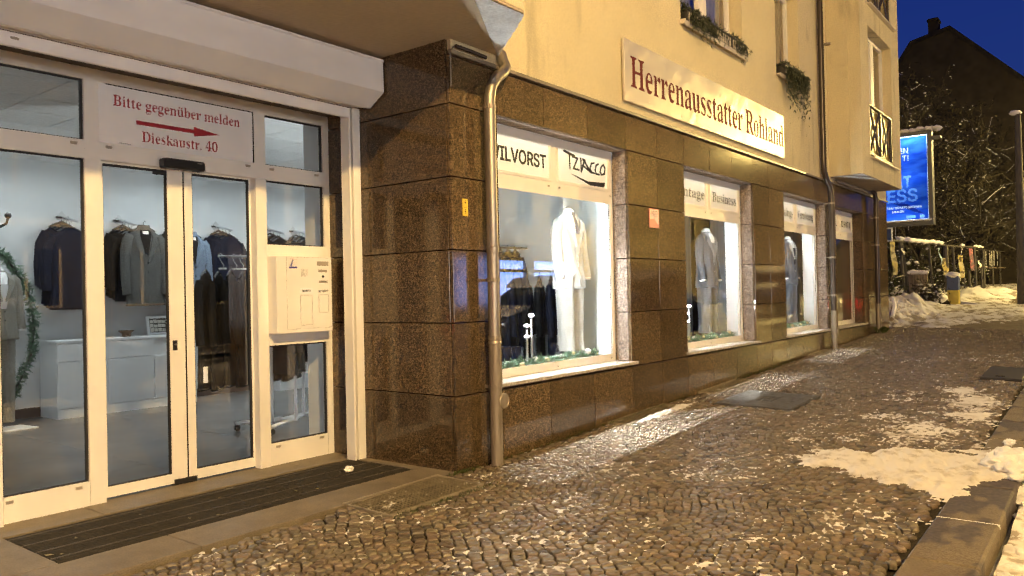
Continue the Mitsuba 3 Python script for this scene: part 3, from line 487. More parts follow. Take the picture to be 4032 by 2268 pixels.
obj('post', MB().box(-2.862, -2.752, 1.475, 1.529, -.05, 3.08, .004), 'white_alu', EF)
obj('post', MB().box(-.80, -.70, 1.512, 1.529, -.05, 2.437, .003), 'white_alu', EF)
for k in ('side', 'sideup', 'up', 'mid', 'lowp'):
    x0, x1, z0, z1 = GL[k]
    obj('gasket', MB().prism(sbox(x0, z0, x1, z1).difference(sbox(x0+.011, z0+.009, x1-.016, z1-.012)), .02, XZ(yF+.02)), 'rubber', EF)
    obj('pane', pane_xz(x0, x1, z0, z1, yF+.032), 'pane', EF)
obj('pane', pane_xz(-4.6, -2.86, .13, 2.434, yF+.033), 'pane', EF); obj('pane', pane_xz(-4.6, -2.86, 2.566, 3.003, yF+.033), 'pane', EF)
obj('seam', MB().box(-.6925, -.6905, yF-.0008, yF+.01, -.05, .149).box(-.068, -.066, yF-.0008, yF+.01, -.05, .149).box(-2.187, -2.185, yF-.0008, yF+.01, -.05, .131).box(-2.19, -2.18, yF-.0008, yF+.002, 2.5, 2.503), 'gap_grey', EF)
for x, z in ((-2.26, 2.534), (-2.017, 2.534), (-.863, 2.532), (-.628, 2.529), (-.148, 2.530), (-2.70, .098), (-2.265, .101), (-.613, .118), (-.146, .125)): obj('drain_cap', clip_mb(x, z, yF, .046, .02), 'clip', EF)
for n, (x0, x1, jl, jr) in enumerate(((-2.072, -1.418, -2.036, -1.545), (-1.404, -.803, -1.338, -.818))):
    y0 = 1.592
    lf = sbox(x0, -.025, x1, 2.46).difference(sbox(jl, .052, jr, 2.425))
    d = obj('sliding_door', MB().prism(lf, .045, XZ(y0)), 'white_alu', BLD, label=['sliding door leaf with the lock', 'sliding door leaf next to the night service box'][n])
    obj('pane', pane_xz(jl, jr, .052, 2.425, y0+.022), 'pane', d)
    obj('gasket', MB().prism(sbox(jl, .052, jr, 2.425).difference(sbox(jl+(.004 if n == 0 else .006), .06, jr-.017, 2.408)), .014, XZ(y0+.006)), 'rubber', d)
    if n == 0:
        obj('lock', MB().box(-1.522, -1.486, y0-.006, y0+.001, 1.015, 1.092, .002), 'rubber', d); obj('lock_cylinder', MB().lathe([(0, -.012), (.008, -.012), (.008, 0)], (-1.503, y0-.004, 1.06), 10, 1), 'chrome', d)
        obj('closing_seal', MB().box(-1.4175, -1.4045, y0+.004, y0+.03, -.02, 2.43), 'rubber', d); obj('floor_guide', MB().box(-1.53, -1.3405, y0-.008, y0+.05, -.044, .004), 'rubber', d)
        obj('top_guide', MB().box(-1.66, -1.56, y0-.004, y0+.004, 2.385, 2.41), 'rubber', d)
ST = thing('door_notice', 'white panel over the sliding doors with dark red lettering and a red arrow', 'sign')
obj('board', MB().box(-2.083, -.799, yF+.012, yF+.03, 2.568, 3.001), 'panel_white', ST)
obj('gasket', MB().box(-2.03, -.80, yF+.004, yF+.014, 2.9965, 3.0025).box(-.8035, -.7975, yF+.004, yF+.014, 2.568, 3.0).box(-1.93, -1.85, yF+.008, yF+.0125, 2.578, 2.581), 'rubber', ST)
obj('lettering', put_xz(serif('Bitte gegenüber melden', .078, 1.05), -1.978, yF+.012, 2.853), 'letter_red', ST)
obj('lettering', put_xz(serif('Dieskaustr. 40', .078, .632), -1.767, yF+.012, 2.613), 'letter_red', ST)
obj('arrow', MB().prism(Polygon([(-1.805, 2.768), (-1.805, 2.738), (-1.34, 2.738), (-1.34, 2.715), (-1.118, 2.757), (-1.34, 2.79), (-1.34, 2.768)]), .003, XZ(yF+.009)), 'letter_red', ST)
SN = thing('door_sensor', 'black motion sensor bar above the gap of the sliding doors', 'sensor')
obj('housing', MB().box(-1.645, -1.305, 1.435, yF-.001, 2.424, 2.498, .012), 'black_paint', SN); obj('label_strip', MB().box(-1.375, -1.335, 1.4335, 1.4355, 2.478, 2.484), 'chrome', SN)
SB = thing('night_service_box', 'white wall box with slots and small notices right of the sliding doors', 'letter box')
yb = 1.385
obj('body', MB().box(-.703, -.108, yb, yF-.001, 1.100, 1.768, .006), 'white_alu', SB)
obj('door_panel', MB().prism(sbox(-.60, 1.135, -.115, 1.762).buffer(0).difference(sbox(-.5985, 1.1365, -.1165, 1.7605)), .001, XZ(yb-.0008)), 'gap_grey', SB)
def bx(n, x0, x1, z0, z1, m, d=.003): return obj(n, MB().box(x0, x1, yb-d, yb+.001, z0, z1), m, SB)
bx('slot', -.275, -.15, 1.690, 1.730, 'clip'); bx('slot', -.26, -.163, 1.632, 1.655, 'clip', .002); bx('slot', -.258, -.162, 1.535, 1.558, 'clip'); bx('slot_text', -.235, -.185, 1.544, 1.549, 'rubber', .0045)
obj('bell_button', MB().lathe([(0, -.006), (.010, -.006), (.012, 0)], (-.212, yb, 1.594), 12, 1), 'rubber', SB)
obj('speaker_grid', MB().tm(trimesh.util.concatenate([trimesh.creation.box((.0045, .002, .0045), T_) for T_ in [trimesh.transformations.translation_matrix((-.447+.0105*i, yb, 1.655-.0095*j)) for i in range(7) for j in range(7)]])), 'gap_grey', SB)
bx('name_plate', -.463, -.328, 1.440, 1.492, 'panel_white', .004)
obj('lettering', put_xz(sans('REZEPTE', .018, .098, True, .001), -.445, yb-.0042, 1.457), 'rubber', SB)
obj('lettering', put_xz(sans('NOTDIENST', .020, .108, True, .001), -.262, yb-.0002, 1.452), 'rubber', SB)
for x0, x1, z0, z1 in ((-.46, -.33, 1.165, 1.425), (-.262, -.155, 1.27, 1.432)):
    obj('flap_outline', MB().prism(sbox(x0, z0, x1, z1).difference(sbox(x0+.002, z0+.002, x1-.002, z1-.002)), .002, XZ(yb-.0015)), 'gap_grey', SB)
obj('logo', MB().box(-.573, -.490, yb-.0012, yb, 1.664, 1.679), 'logo_blue', SB); obj('logo', MB().prism(Polygon([(-.563, 1.682), (-.548, 1.682), (-.528, 1.735), (-.536, 1.737)]), .001, XZ(yb-.0012)), 'logo_blue', SB)
obj('logo', MB().box(-.573, -.490, yb-.001, yb, 1.743, 1.745).box(-.54, -.492, yb-.001, yb, 1.716, 1.717).box(-.54, -.492, yb-.001, yb, 1.700, 1.701), 'logo_red', SB)

# ---- signs on the facade
SG = thing('shop_sign', 'long cream shop sign with dark red serif lettering above the granite', 'sign')
obj('board', MB().box(2.81, 5.428, -.05, -.02, 3.50, 4.19, .002).box(5.4285, 8.0, -.05, -.02, 3.50, 4.19, .002), 'sign_white', SG)
obj('lettering', put_xz(serif('Herrenausstatter Rohland', .338, 5.02, .004), 2.93, -.0498, 3.678), 'letter_red_dark', SG)
sc = MB()
for x in np.arange(2.95, 8., .42):
    for z in (3.55, 3.85, 4.14): sc.lathe([(.0, -.0555), (.006, -.0545), (.008, -.0495)], (x+rng.uniform(-.03, .03), 0, z+rng.uniform(-.02, .02)), 8, 1)
obj('screws', sc, 'sign_white', SG); stuff(f'{SG}__screws')
obj('standoff', MB().box(2.9, 7.9, -.02, -.001, 3.56, 3.6).box(2.9, 7.9, -.02, -.001, 4.05, 4.09), 'dark_gap', SG)
GS = thing('gas_marker', 'small yellow marker plate on the granite corner pier', 'sign')
obj('plate', MB().box(.128, .192, -.012, -.001, 2.052, 2.196, .003), 'gas_yellow', GS)
obj('marks', MB().box(.14, .18, -.0135, -.0119, 2.122, 2.125).box(.158, .162, -.0135, -.0119, 2.15, 2.185).box(.147, .173, -.0135, -.0119, 2.166, 2.169).box(.158, .162, -.0135, -.0119, 2.07, 2.11).box(.147, .173, -.0135, -.0119, 2.09, 2.093), 'rubber', GS)
HY = thing('hydrant_marker', 'faded pink and white hydrant plate on the pier between the first two shop windows', 'sign')
obj('plate', MB().box(3.385, 3.625, -.012, -.001, 2.135, 2.36, .004), 'hydrant_pink', HY)
obj('field', MB().prism(sbox(3.40, 2.15, 3.61, 2.345).buffer(-.0).difference(Polygon([(3.40, 2.15), (3.61, 2.15), (3.61, 2.17), (3.5, 2.24), (3.40, 2.23)])), .001, XZ(-.0132)), 'hydrant_white', HY)
obj('lettering', put_xz(sans('H150', .042, .14, False, .001), 3.435, -.0133, 2.292), 'letter_red', HY); obj('marks', MB().box(3.43, 3.58, -.0143, -.0131, 2.272, 2.276).box(3.503, 3.508, -.0143, -.0131, 2.235, 2.272), 'letter_red', HY)

# ================================================================ inside the shop
FZ, CZ, YB = -.045, 3.27, 6.80
fl = structure('shop_floor')
for i in range(-5, 13):
    for j in range(5):
        obj('floor_tile', MB().box(i*1.25+.0015, i*1.25+1.2485, (1.62 if j == 0 else 1.55+j*1.05)+.0015, 2.6+j*1.05-.0015, FZ-.03, FZ+rng.uniform(-.0004, .0004)), 'floor_grey', fl)
struct('shop_wall', MB().box(-6.3, XE, YB, YB+.1, -.1, 3.5).box(-6.3, -6.2, 1.6, YB, -.1, 3.5).box(4.6, 4.7, 1.1, 5.0, -.04, 3.27).box(.036, .19, 1.537, 1.95, -.04, 3.268), 'shop_paint', label='pale wall inside the shop')
obj('skirting', MB().box(-6.2, 4.6, YB-.02, YB, FZ, FZ+.12), 'skirting', 'shop_wall')
ce = structure('shop_ceiling')
for i in range(-9, 24):
    for j in range(9):
        y0 = 1.62+.6*j-(1.25 if i*.6 > .2 and j == 0 else 0)
        if i*.6+.3 < 4.6: obj('ceiling_tile', MB().box(i*.6+.006, i*.6+.594, y0+.006, 1.62+.6*j+.594, CZ, CZ+.02), 'ceiling_tile_mat', ce)
obj('grid', MB().box(-6.2, .2, 1.64, YB, CZ+.021, CZ+.04).box(.2, XE-.2, .3, YB, CZ+.021, CZ+.04), 'gap_grey', ce)
def ceiling_light(x, y, l=1.2, w=.3, e=PANEL, label=''):
    t = thing('ceiling_light', label, 'lamp', 'ceiling lights inside the shop')
    z = CZ-.10
    obj('housing', MB().box(x-l/2-.02, x+l/2+.02, y-w/2-.02, y+w/2+.02, z-.012, z+.012), 'furniture_white', t)
    for s in (-1, 1): obj('cable', MB().tube([(x+s*l*.4, y, z+.012), (x+s*l*.4, y, CZ)], .003, 5), 'chrome', t)
    obj('diffuser', MB().quad((x-l/2, y-w/2, z-.014), (x-l/2, y+w/2, z-.014), (x+l/2, y+w/2, z-.014), (x+l/2, y-w/2, z-.014)), 'lightbox_white', t, emit=COOL*e, pick=2)
    obj('upper_diffuser', MB().quad((x-l/2, y-w/2, z+.014), (x+l/2, y-w/2, z+.014), (x+l/2, y+w/2, z+.014), (x-l/2, y+w/2, z+.014)), 'lightbox_white', t, emit=COOL*e*.7, pick=1)  # added upward glow that brightens the ceiling
for x, y in ((-4.0, 3.0), (-1.2, 5.5), (1.3, 5.5), (3.7, 5.4)): ceiling_light(x, y, 1.2, .26, label=f'flat white light hung just under the shop ceiling at {["its left end", "the middle of the entrance", "the back behind the rack", "its right end"][int(x > -2)+int(x > 0)+int(x > 2)]}')

# sideboards
def sideboard(x0, x1, label):
    t = thing('sideboard', label, 'cabinet')
    y0, y1 = 6.205, 6.72
    obj('body', MB().box(x0, x1, y0+.02, y1, FZ+.0, .90), 'furniture_white', t)
    obj('plinth', MB().box(x0+.001, x1-.001, y0+.004, y0+.019, FZ, .075), 'furniture_white', t)
    obj('top', MB().box(x0-.01, x1+.01, y0-.005, y1+.003, .901, .935, .003), 'furniture_white', t)
    n = max(2, int(round((x1-x0)/.62))); w = (x1-x0)/n
    for k in range(n): obj('door', MB().box(x0+k*w+.004, x0+(k+1)*w-.004, y0, y0+.019, .082, .662, .002), 'furniture_white', t)
    for k in range(max(1, n//2)): obj('drawer', MB().box(x0+k*w*2+.004, x0+min(n, k*2+2)*w-.004, y0, y0+.019, .672, .895, .002), 'furniture_white', t)
sideboard(-.515, 1.35, 'white sideboard behind the entrance with a bowl and a picture frame on it'); sideboard(2.75, 4.55, 'second white sideboard, seen behind the rolling clothes rack')
B = thing('bowl', 'flat brown bowl on the white sideboard', 'bowl'); obj('dish', MB().lathe([(.0, .012), (.04, .012), (.05, .055), (.10, .085), (.102, .08), (.055, .045), (.06, 0), (.0, 0)], (.47, 6.45, .936), 20), 'wood_brown', B, smooth=40)
PF = thing('picture_frame', 'white picture frame with a collage standing on the sideboard', 'picture frame')
tilt = np.eye(4); tilt[:3, 3] = (.97, 6.52, .937); tilt[1:3, 1:3] = [[math.cos(.2), math.sin(.2)], [-math.sin(.2), math.cos(.2)]]
obj('frame', MB().prism(sbox(-.16, 0, .16, .27).difference(sbox(-.125, .035, .125, .235)), .02, XZ(0)).move(tilt), 'furniture_white', PF)
obj('photo', MB().box(-.125, .125, .01, .014, .035, .235).move(tilt), 'suit_grey', PF)
m = MB()
for i in range(4):
    for j in range(3): m.box(-.115+i*.058, -.115+i*.058+.05, .006, .0095, .045+j*.062, .045+j*.062+rng.uniform(.035, .056))
obj('collage', m.move(tilt), 'poster_white', PF)
LF = thing('leaflet_stand', 'small leaning card at the end of the sideboard', 'card'); obj('card', MB().add([(-.05, 6.4, .937), (.06, 6.42, .937), (.03, 6.52, 1.12), (-.08, 6.5, 1.12)], [[0, 1, 2, 3]]), 'suit_tweed', LF)
obj('prop', MB().box(-.03, -.02, 6.5, 6.56, .937, 1.05), 'suit_tweed', LF)

# garments
def ell(w, d, n, pw=2.4):
    g = np.arange(n)*2*np.pi/n; c, s = np.cos(g), np.sin(g)
    return np.stack([w*np.sign(c)*np.abs(c)**(2/pw), d*np.sign(s)*np.abs(s)**(2/pw)], 1)
def body_rings(tab, n=28, seed=0, fold=.006):
    R = []
    for z, w, d, *o in tab:
        e = ell(w, d, n); a = np.arange(n)*2*np.pi/n
        k = fold*min(1, (-z)/.4)*(np.sin(a*5+seed)+.6*np.sin(a*9+seed*2+z*4))
        e = e*(1+(k/np.maximum(np.linalg.norm(e, axis=1), .03))[:, None])
        R.append(np.column_stack([e[:, 0], e[:, 1]+(o[0] if o else 0), np.full(n, z)]))
    return np.array(R)
JT = [(.0, .075, .055), (-.02, .10, .06), (-.045, .15, .07), (-.075, .19, .085), (-.12, .208, .10), (-.2, .213, .115), (-.3, .208, .12), (-.42, .196, .115), (-.52, .20, .118), (-.64, .214, .125), (-.75, .224, .13), (-.77, .222, .128)]
def jacket(parent, M, mat, thick=1.0, length=.77, sleeves=True, lapel=None, shirt=True, vest=None, tie=None, buttons=True, seed=0, waist=1.0, open_=.34):
    # front looks to -y; origin at the neck; M places it
    tab = [(z*length/.77, w*(waist if -.6 < z < -.3 else 1), d*thick) for z, w, d in JT]
    obj('jacket', MB().rings(body_rings(tab, seed=seed)).move(M), mat, parent, smooth=True)
    zs, ws, ds = [t[0] for t in tab][::-1], [t[1] for t in tab][::-1], [t[2] for t in tab][::-1]
    def front(x, z, off):
        w, d = np.interp(z, zs, ws), np.interp(z, zs, ds)
        return -d*np.clip(1-np.abs(x/w)**2.4, .02, 1)**(1/2.4)-off
    def patch(poly, off, n=7):                         # polygon strip between two edges [(x, z)...]
        A, Bq = [np.array(e, float) for e in poly]; t = np.linspace(0, 1, n)
        rs = lambda e: np.stack([np.interp(t, np.linspace(0, 1, len(e)), e[:, k]) for k in (0, 1)], 1)
        A, Bq = rs(A), rs(Bq); s = np.linspace(0, 1, 5)[:, None, None]; g = A*(1-s)+Bq*s
        return np.stack([g[..., 0], front(g[..., 0], g[..., 1], off), g[..., 1]], -1)
    if sleeves:
        for s in (-1, 1):
            p = np.array([(s*.155, 0, -.075), (s*.186, -.005, -.12), (s*.208, -.005, -.22), (s*.221, -.01, -.38), (s*.226, -.035, -.52), (s*.222, -.06, -.66)])*[1, thick**.5, length/.77]
            obj('sleeve', MB().tube(p, np.array([.056, .066, .066, .060, .055, .052])*(.8+.2*thick), 14).move(M), mat, parent, smooth=True)
            if shirt and thick > .9: obj('cuff', MB().tube([p[-1]-(p[-1]-p[-2])*.05, p[-1]+[0, -.002, -.022]], [.05, .048], 12).move(M), 'shirt', parent, smooth=True)
    vz = -open_*length/.77
    if shirt: obj('shirt_front', MB().grid(patch(([(-.075, -.02), (-.065, -.1), (-.004, vz)], [(.075, -.02), (.065, -.1), (.004, vz)]), .006)).move(M), 'shirt', parent, smooth=True)
    if not shirt:
        obj('lining', MB().grid(patch(([(-.062, .0), (-.06, -.1), (-.003, vz)], [(.062, .0), (.06, -.1), (.003, vz)]), .004)).move(M), 'suit_black', parent, smooth=True)
        obj('neck_label', MB().grid(patch(([(-.035, -.03), (-.035, -.05), (-.035, -.065)], [(.035, -.03), (.035, -.05), (.035, -.065)]), .009)).move(M), 'paper', parent)
    if vest: obj('waistcoat', MB().grid(patch(([(-.06, vz*.45), (-.05, vz*.75), (-.03, vz*1.25)], [(.06, vz*.45), (.05, vz*.75), (.03, vz*1.25)]), .010)).move(M), vest, parent, smooth=True)
    lm = lapel or mat
    for s in (-1, 1):
        obj('lapel', MB().grid(patch(([(s*.055, .005), (s*.078, -.10), (s*.01, vz)], [(s*.098, -.018), (s*.145, -.155), (s*.03, vz-.01)]), .016)).move(M), lm, parent, smooth=True)
    obj('collar', MB().rings(np.array([np.column_stack([ell(.078, .062, 20), np.full(20, -.02)]), np.column_stack([ell(.066, .055, 20), np.full(20, .035)]), np.column_stack([ell(.06, .05, 20), np.full(20, .03)])]), cap=False).move(M), 'shirt' if shirt else lm, parent, smooth=True)
    if tie: obj('tie', MB().grid(patch(([(-.030, .01), (-.020, -.04), (-.034, vz*.62)], [(.030, .01), (.020, -.04), (.034, vz*.62)]), .022)).move(M), tie, parent, smooth=True)
    if buttons:
        b = MB()
        for k in range(3):
            z = vz-.02-.1*k
            if z > -.72: b.lathe([(.0, -.006), (.009, -.005), (.010, .0)], (.012, front(.012, z, .001), z), 10, 1)
        obj('buttons', b.move(M), lm if lapel else 'suit_black', parent)
    line = np.array([[0.003+.02*max(0, (-z-.5))*4, front(.004, z, .002), z] for z in np.linspace(vz, -.765*length/.77, 9)])
    obj('front_edge', MB().tube(line, .004, 5).move(M), mat, parent)
def trousers(parent, M, mat, top=-.62, bot=-1.44):
    m = MB(); L = bot-top
    m.rings(np.array([np.column_stack([ell(.175, .115, 24), np.full(24, top+.06)]), np.column_stack([ell(.182, .122, 24), np.full(24, top-.08)]), np.column_stack([ell(.178, .118, 24), np.full(24, top-.2)])]))
    for s in (-1, 1):
        R = []
        for k, (t, w, d) in enumerate([(.12, .092, .115), (.25, .095, .112), (.4, .093, .108), (.55, .09, .104), (.7, .086, .10), (.85, .083, .10), (.97, .081, .104), (1.0, .082, .106)]):
            e = ell(w, d, 18, 2.0); e[:, 1] *= 1+.12*(np.abs(e[:, 0]) < .02); e = e*(1+.03*np.sin(np.arange(18)*1.9+t*11+s))[:, None]; R.append(np.column_stack([e[:, 0]+s*(.086-.004*t), e[:, 1], np.full(18, top+L*t)]))
        m.rings(np.array(R))
    return obj('trousers', m.move(M), mat, parent, smooth=50)
def mannequin(label, x, y, zfloor, rz, mat, neck_z, stand, **k):
    t = thing('mannequin', label, 'mannequin'); M = rotz(rz, (x, y, neck_z))
    tb = obj('torso', MB().lathe([(.0, .065), (.03, .062), (.052, .045), (.058, .02), (.062, -.03), (.07, -.05)], (0, 0, 0), 20).move(M), 'torso', t, smooth=True)
    jacket(t, M, mat, **k); trousers(t, M, k.get('trouser_mat', mat) if False else mat, -.60, zfloor-neck_z+.10)
    if stand: obj('base_plate', MB().box(-.02, .34, -.19, .19, 0, .016, .004).move(rotz(rz, (x, y, zfloor))), 'furniture_white', t); obj('pole', MB().tube([(x, y, zfloor+.015), (x, y, zfloor+.5)], .014, 10), 'chrome', t)
    return t
mannequin('headless mannequin in a grey tweed suit inside the shop at the left edge', -1.27, 5.9, FZ, .15, 'suit_tweed', 1.80, True, shirt=True, vest='satin_white', seed=2, thick=1.15, length=.80)

# jackets on wall arms
def arm(x, label):
    t = thing('jacket_rail', label, 'rack', 'sloping arms that carry jackets on the back wall'); z = 2.55
    obj('plate', MB().add([(x-.075, YB-.012, z), (x, YB-.012, z-.085), (x+.075, YB-.012, z), (x, YB-.012, z+.085), (x-.075, YB, z), (x, YB, z-.085), (x+.075, YB, z), (x, YB, z+.085)], [[0, 1, 2, 3], [0, 4, 5, 1], [1, 5, 6, 2], [2, 6, 7, 3], [3, 7, 4, 0]]), 'satin_white', t)
    obj('bar', MB().tube([(x, YB, z), (x, YB-.08, z), (x, YB-.46, z-.09)], .014, 8), 'chrome', t); obj('clamp', MB().box(x-.08, x+.08, YB-.03, YB-.013, z-.012, z+.012), 'black_paint', t)
def hung(x, y, z, mat, label, length=.85, rz=0.0, full=False, seed=0, w=1.0, nth=None):
    if nth is not None: label = f'{label}, {["hindmost", "second from the wall", "third from the wall", "foremost"][nth]}'
    t = thing('suit_jacket', label, 'jacket', None if full else 'dark jackets packed on the wall arms')
    M = rotz(rz, (x, y, z)); M[:3, :3] = M[:3, :3] @ np.diag([1.18*w, 1.0, 1.25])
    if full: jacket(t, M, mat, thick=.62, length=length/1.25, shirt=False, seed=seed, open_=.33)
    else:
        tab = [(zz*length/.77/1.25, ww, d*.42) for zz, ww, d in JT]
        obj('jacket', MB().rings(body_rings(tab, 20, seed, .004)).move(M), mat, t, smooth=True)
        for s in (-1, 1): obj('sleeve', MB().tube([(s*.17, 0, -.08), (s*.225, 0, -.2), (s*.245, -.01, -.42), (s*.25, -.03, -.64)], [.04, .05, .05, .045], 9).move(M), mat, t, smooth=True)
    obj('hanger', MB().tube([(-.13, 0, -.03), (-.06, 0, .005), (0, 0, .03), (.06, 0, .005), (.13, 0, -.03)], .012, 7).tube([(0, 0, .03), (0, 0, .07), (.014, 0, .085), (.022, 0, .07)], .003, 5).move(M), 'black_paint', t)
    return t
ARMS = [-.19, .56, 1.30, 2.05, 2.98, 3.49]
for i, x in enumerate(ARMS):
    arm(x, f'sloping chrome arm with a white diamond plate, {ORD[i]} from the left on the back wall')
    for k in range(4):
        hung(x+rng.uniform(-.012, .012)+(-.05 if i == 0 else 0), YB-.10-.085*k, 2.445-.026*k, ['suit_navy', 'suit_black', 'suit_black', 'suit_navy', 'suit_black', 'suit_black'][i] if k < 3 or i != 2 else 'suit_black',
             ['dark navy jacket packed on the leftmost wall arm', 'dark jacket behind the grey jacket', 'black jacket packed behind the light blue jacket', 'dark jacket on the arm above the rolling rack', 'dark jacket half hidden behind the door post', 'black jacket at the right end of the back wall'][i], length=[1.04, .95, .95, .95, .9, .9][i], seed=i*7+k, nth=k, w=[1.0, .92, .9, .95, .95, .95][i])
hung(.66, YB-.50, 2.415, 'suit_grey', 'open grey jacket with three buttons, hung foremost in front of the dark ones', 1.06, full=True, seed=3, w=1.02)
hung(1.36, YB-.50, 2.36, 'suit_blue', 'light grey blue jacket beside the black ones', 1.05, full=True, seed=5, w=.95)
tg = thing('price_tag', 'white price tag on the sleeve of the grey jacket', 'tag'); obj('tag', MB().box(.925, .985, YB-.60, YB-.597, 1.33, 1.43), 'paper', tg)
# garland arch, hat hook
def sprigs(pts, rad, n, size, seed):
    r = np.random.default_rng(seed); pts = np.asarray(pts, float); L = np.linspace(0, 1, len(pts)); t = r.uniform(0, 1, n)
    c = np.stack([np.interp(t, L, pts[:, k]) for k in range(3)], 1); d = r.normal(size=(n, 3)); d /= np.linalg.norm(d, axis=1, keepdims=True)
    c = c+d*rad*r.uniform(.1, .7, (n, 1)); u = d+r.normal(size=(n, 3))*.5; u /= np.linalg.norm(u, axis=1, keepdims=True); w = np.cross(u, r.normal(size=(n, 3))); w /= np.linalg.norm(w, axis=1, keepdims=True)
    s = size*r.uniform(.6, 1.3, (n, 1)); v = np.stack([c-w*s*.18, c+w*s*.18, c+u*s+w*s*.06, c+u*s-w*s*.06], 1).reshape(-1, 3)
    return v, np.arange(4*n).reshape(-1, 4)
g = thing('garland', 'dark green garland arching behind the tweed mannequin', 'garland')
gp = [(-1.45, 6.4, 2.13), (-1.2, 6.4, 2.10), (-1.05, 6.4, 2.03), (-.9, 6.4, 1.84), (-.78, 6.4, 1.62), (-.71, 6.4, 1.35), (-.70, 6.4, 1.1), (-.73, 6.4, .8), (-.86, 6.4, .48), (-1.0, 6.4, .25)]
obj('sprigs', MB().add(*sprigs(gp, .075, 1500, .055, 1)), 'fir', g); stuff(f'{g}__sprigs'); obj('wire', MB().tube(gp, .012, 6), 'black_paint', g)
hk = thing('coat_stand', 'black coat stand hook with a ball end at the left edge', 'coat stand')
obj('hook', MB().tube([(-1.62, 5.5, 2.2), (-1.5, 5.5, 2.23), (-1.38, 5.5, 2.26), (-1.30, 5.5, 2.31), (-1.285, 5.5, 2.37)], .014, 8).ball((-1.283, 5.5, 2.40), .034, 2), 'black_paint', hk, smooth=40); obj('stem', MB().tube([(-1.62, 5.5, FZ), (-1.62, 5.5, 2.3)], .02, 8).lathe([(0, .02), (.2, .02), (.2, 0)], (-1.62, 5.5, FZ), 20), 'black_paint', hk)
# rolling rack
rk = thing('clothes_rack', 'white rolling clothes rack with black garments behind the service box', 'clothes rack')
A0, A1 = np.array([.43, 3.12]), np.array([1.25, 3.22])
def tb(p, q, r=.016, m='tube_white', n='tube'): obj(n, MB().tube([p, q], r, 8), m, rk)
def sq(n, p, q, w=.022):
    p, q = np.array(p, float), np.array(q, float); obj(n, MB().tube([p, q], w, 4), 'tube_white', rk)
zb = FZ+.085
sq('post', (.68, 3.02, zb), (.68, 3.02, 1.9)); sq('post', (1.0, 3.30, zb), (1.0, 3.30, 1.9)); sq('post', (.50, 3.20, zb), (.50, 3.20, 1.2)); sq('foot', (.24, 2.86, zb), (1.03, 3.33, zb)); sq('foot', (.20, 3.45, zb), (.7, 3.30, zb)); sq('foot', (1.03, 3.33, zb), (1.75, 3.36, zb)); sq('foot', (.5, 3.20, zb), (1.02, 3.32, zb+.005))
for x, y in ((.26, 2.87), (.22, 3.45), (1.73, 3.36)): obj('castor', MB().lathe([(0, -.015), (.03, -.015), (.034, -.01), (.034, .01), (.03, .015), (0, .015)], (x, y, FZ+.034), 14, 1).box(x-.01, x+.01, y-.012, y+.012, FZ+.05, zb-.01), 'tyre', rk)
rk2 = thing('clothes_rack', 'chrome clothes rail with curved hangers, seen through the right door leaf', 'clothes rack')
obj('rail', MB().tube([(.28, 3.86, 1.91), (1.9, 4.06, 1.935)], .014, 10), 'chrome', rk2); obj('post', MB().tube([(1.88, 4.06, FZ), (1.88, 4.06, 1.935)], .016, 8), 'chrome', rk2)
for k in range(9):
    x = .33+.14*k+rng.uniform(-.03, .03); y = 3.865+.124*(x-.28)
    h = thing('hanger', f'curved chrome hanger, {ORD[k]} from the left on the clothes rail', 'hanger', 'chrome hangers on the rail')
    obj('hook', MB().tube([(x+.02, y, 1.89), (x+.024, y, 1.925), (x, y, 1.94), (x-.02, y, 1.92), (x-.005, y-.01, 1.86), (x+.03, y-.02, 1.80), (x+.02, y-.02, 1.77)], .0045, 6), 'chrome', h, smooth=60); obj('clip', MB().box(x-.02, x+.05, y-.05, y+.01, 1.755, 1.775), 'tube_white', h)
for k in range(9):
    x = .12+.17*k; y = 3.86+.124*(x-.28)
    hung(x, y+.02, 1.71-.02*(k % 2), 'suit_black', f'black garment on the chrome clothes rail, {ORD[k]} from the left', 1.30, rz=.75, seed=k, w=1.15)
for k in range(5):
    x = .52+.19*k
    hung(x, 3.06+.12*k, 1.62-.02*(k % 2), 'suit_black', f'black garment hanging low on the rolling rack, {ORD[k]} from the left', 1.05, rz=1.25, seed=20+k, w=1.0)
tg = thing('price_tag', 'pinkish paper tag hanging from a black garment on the rolling rack', 'tag'); obj('tag', MB().box(.70, .76, 2.86, 2.863, .57, .70), 'poster_white', tg)
tg = thing('price_tag', 'white paper tag lower left of the clothes rail', 'tag'); obj('tag', MB().box(-.32, -.27, 3.2, 3.203, .55, .72), 'paper', tg)

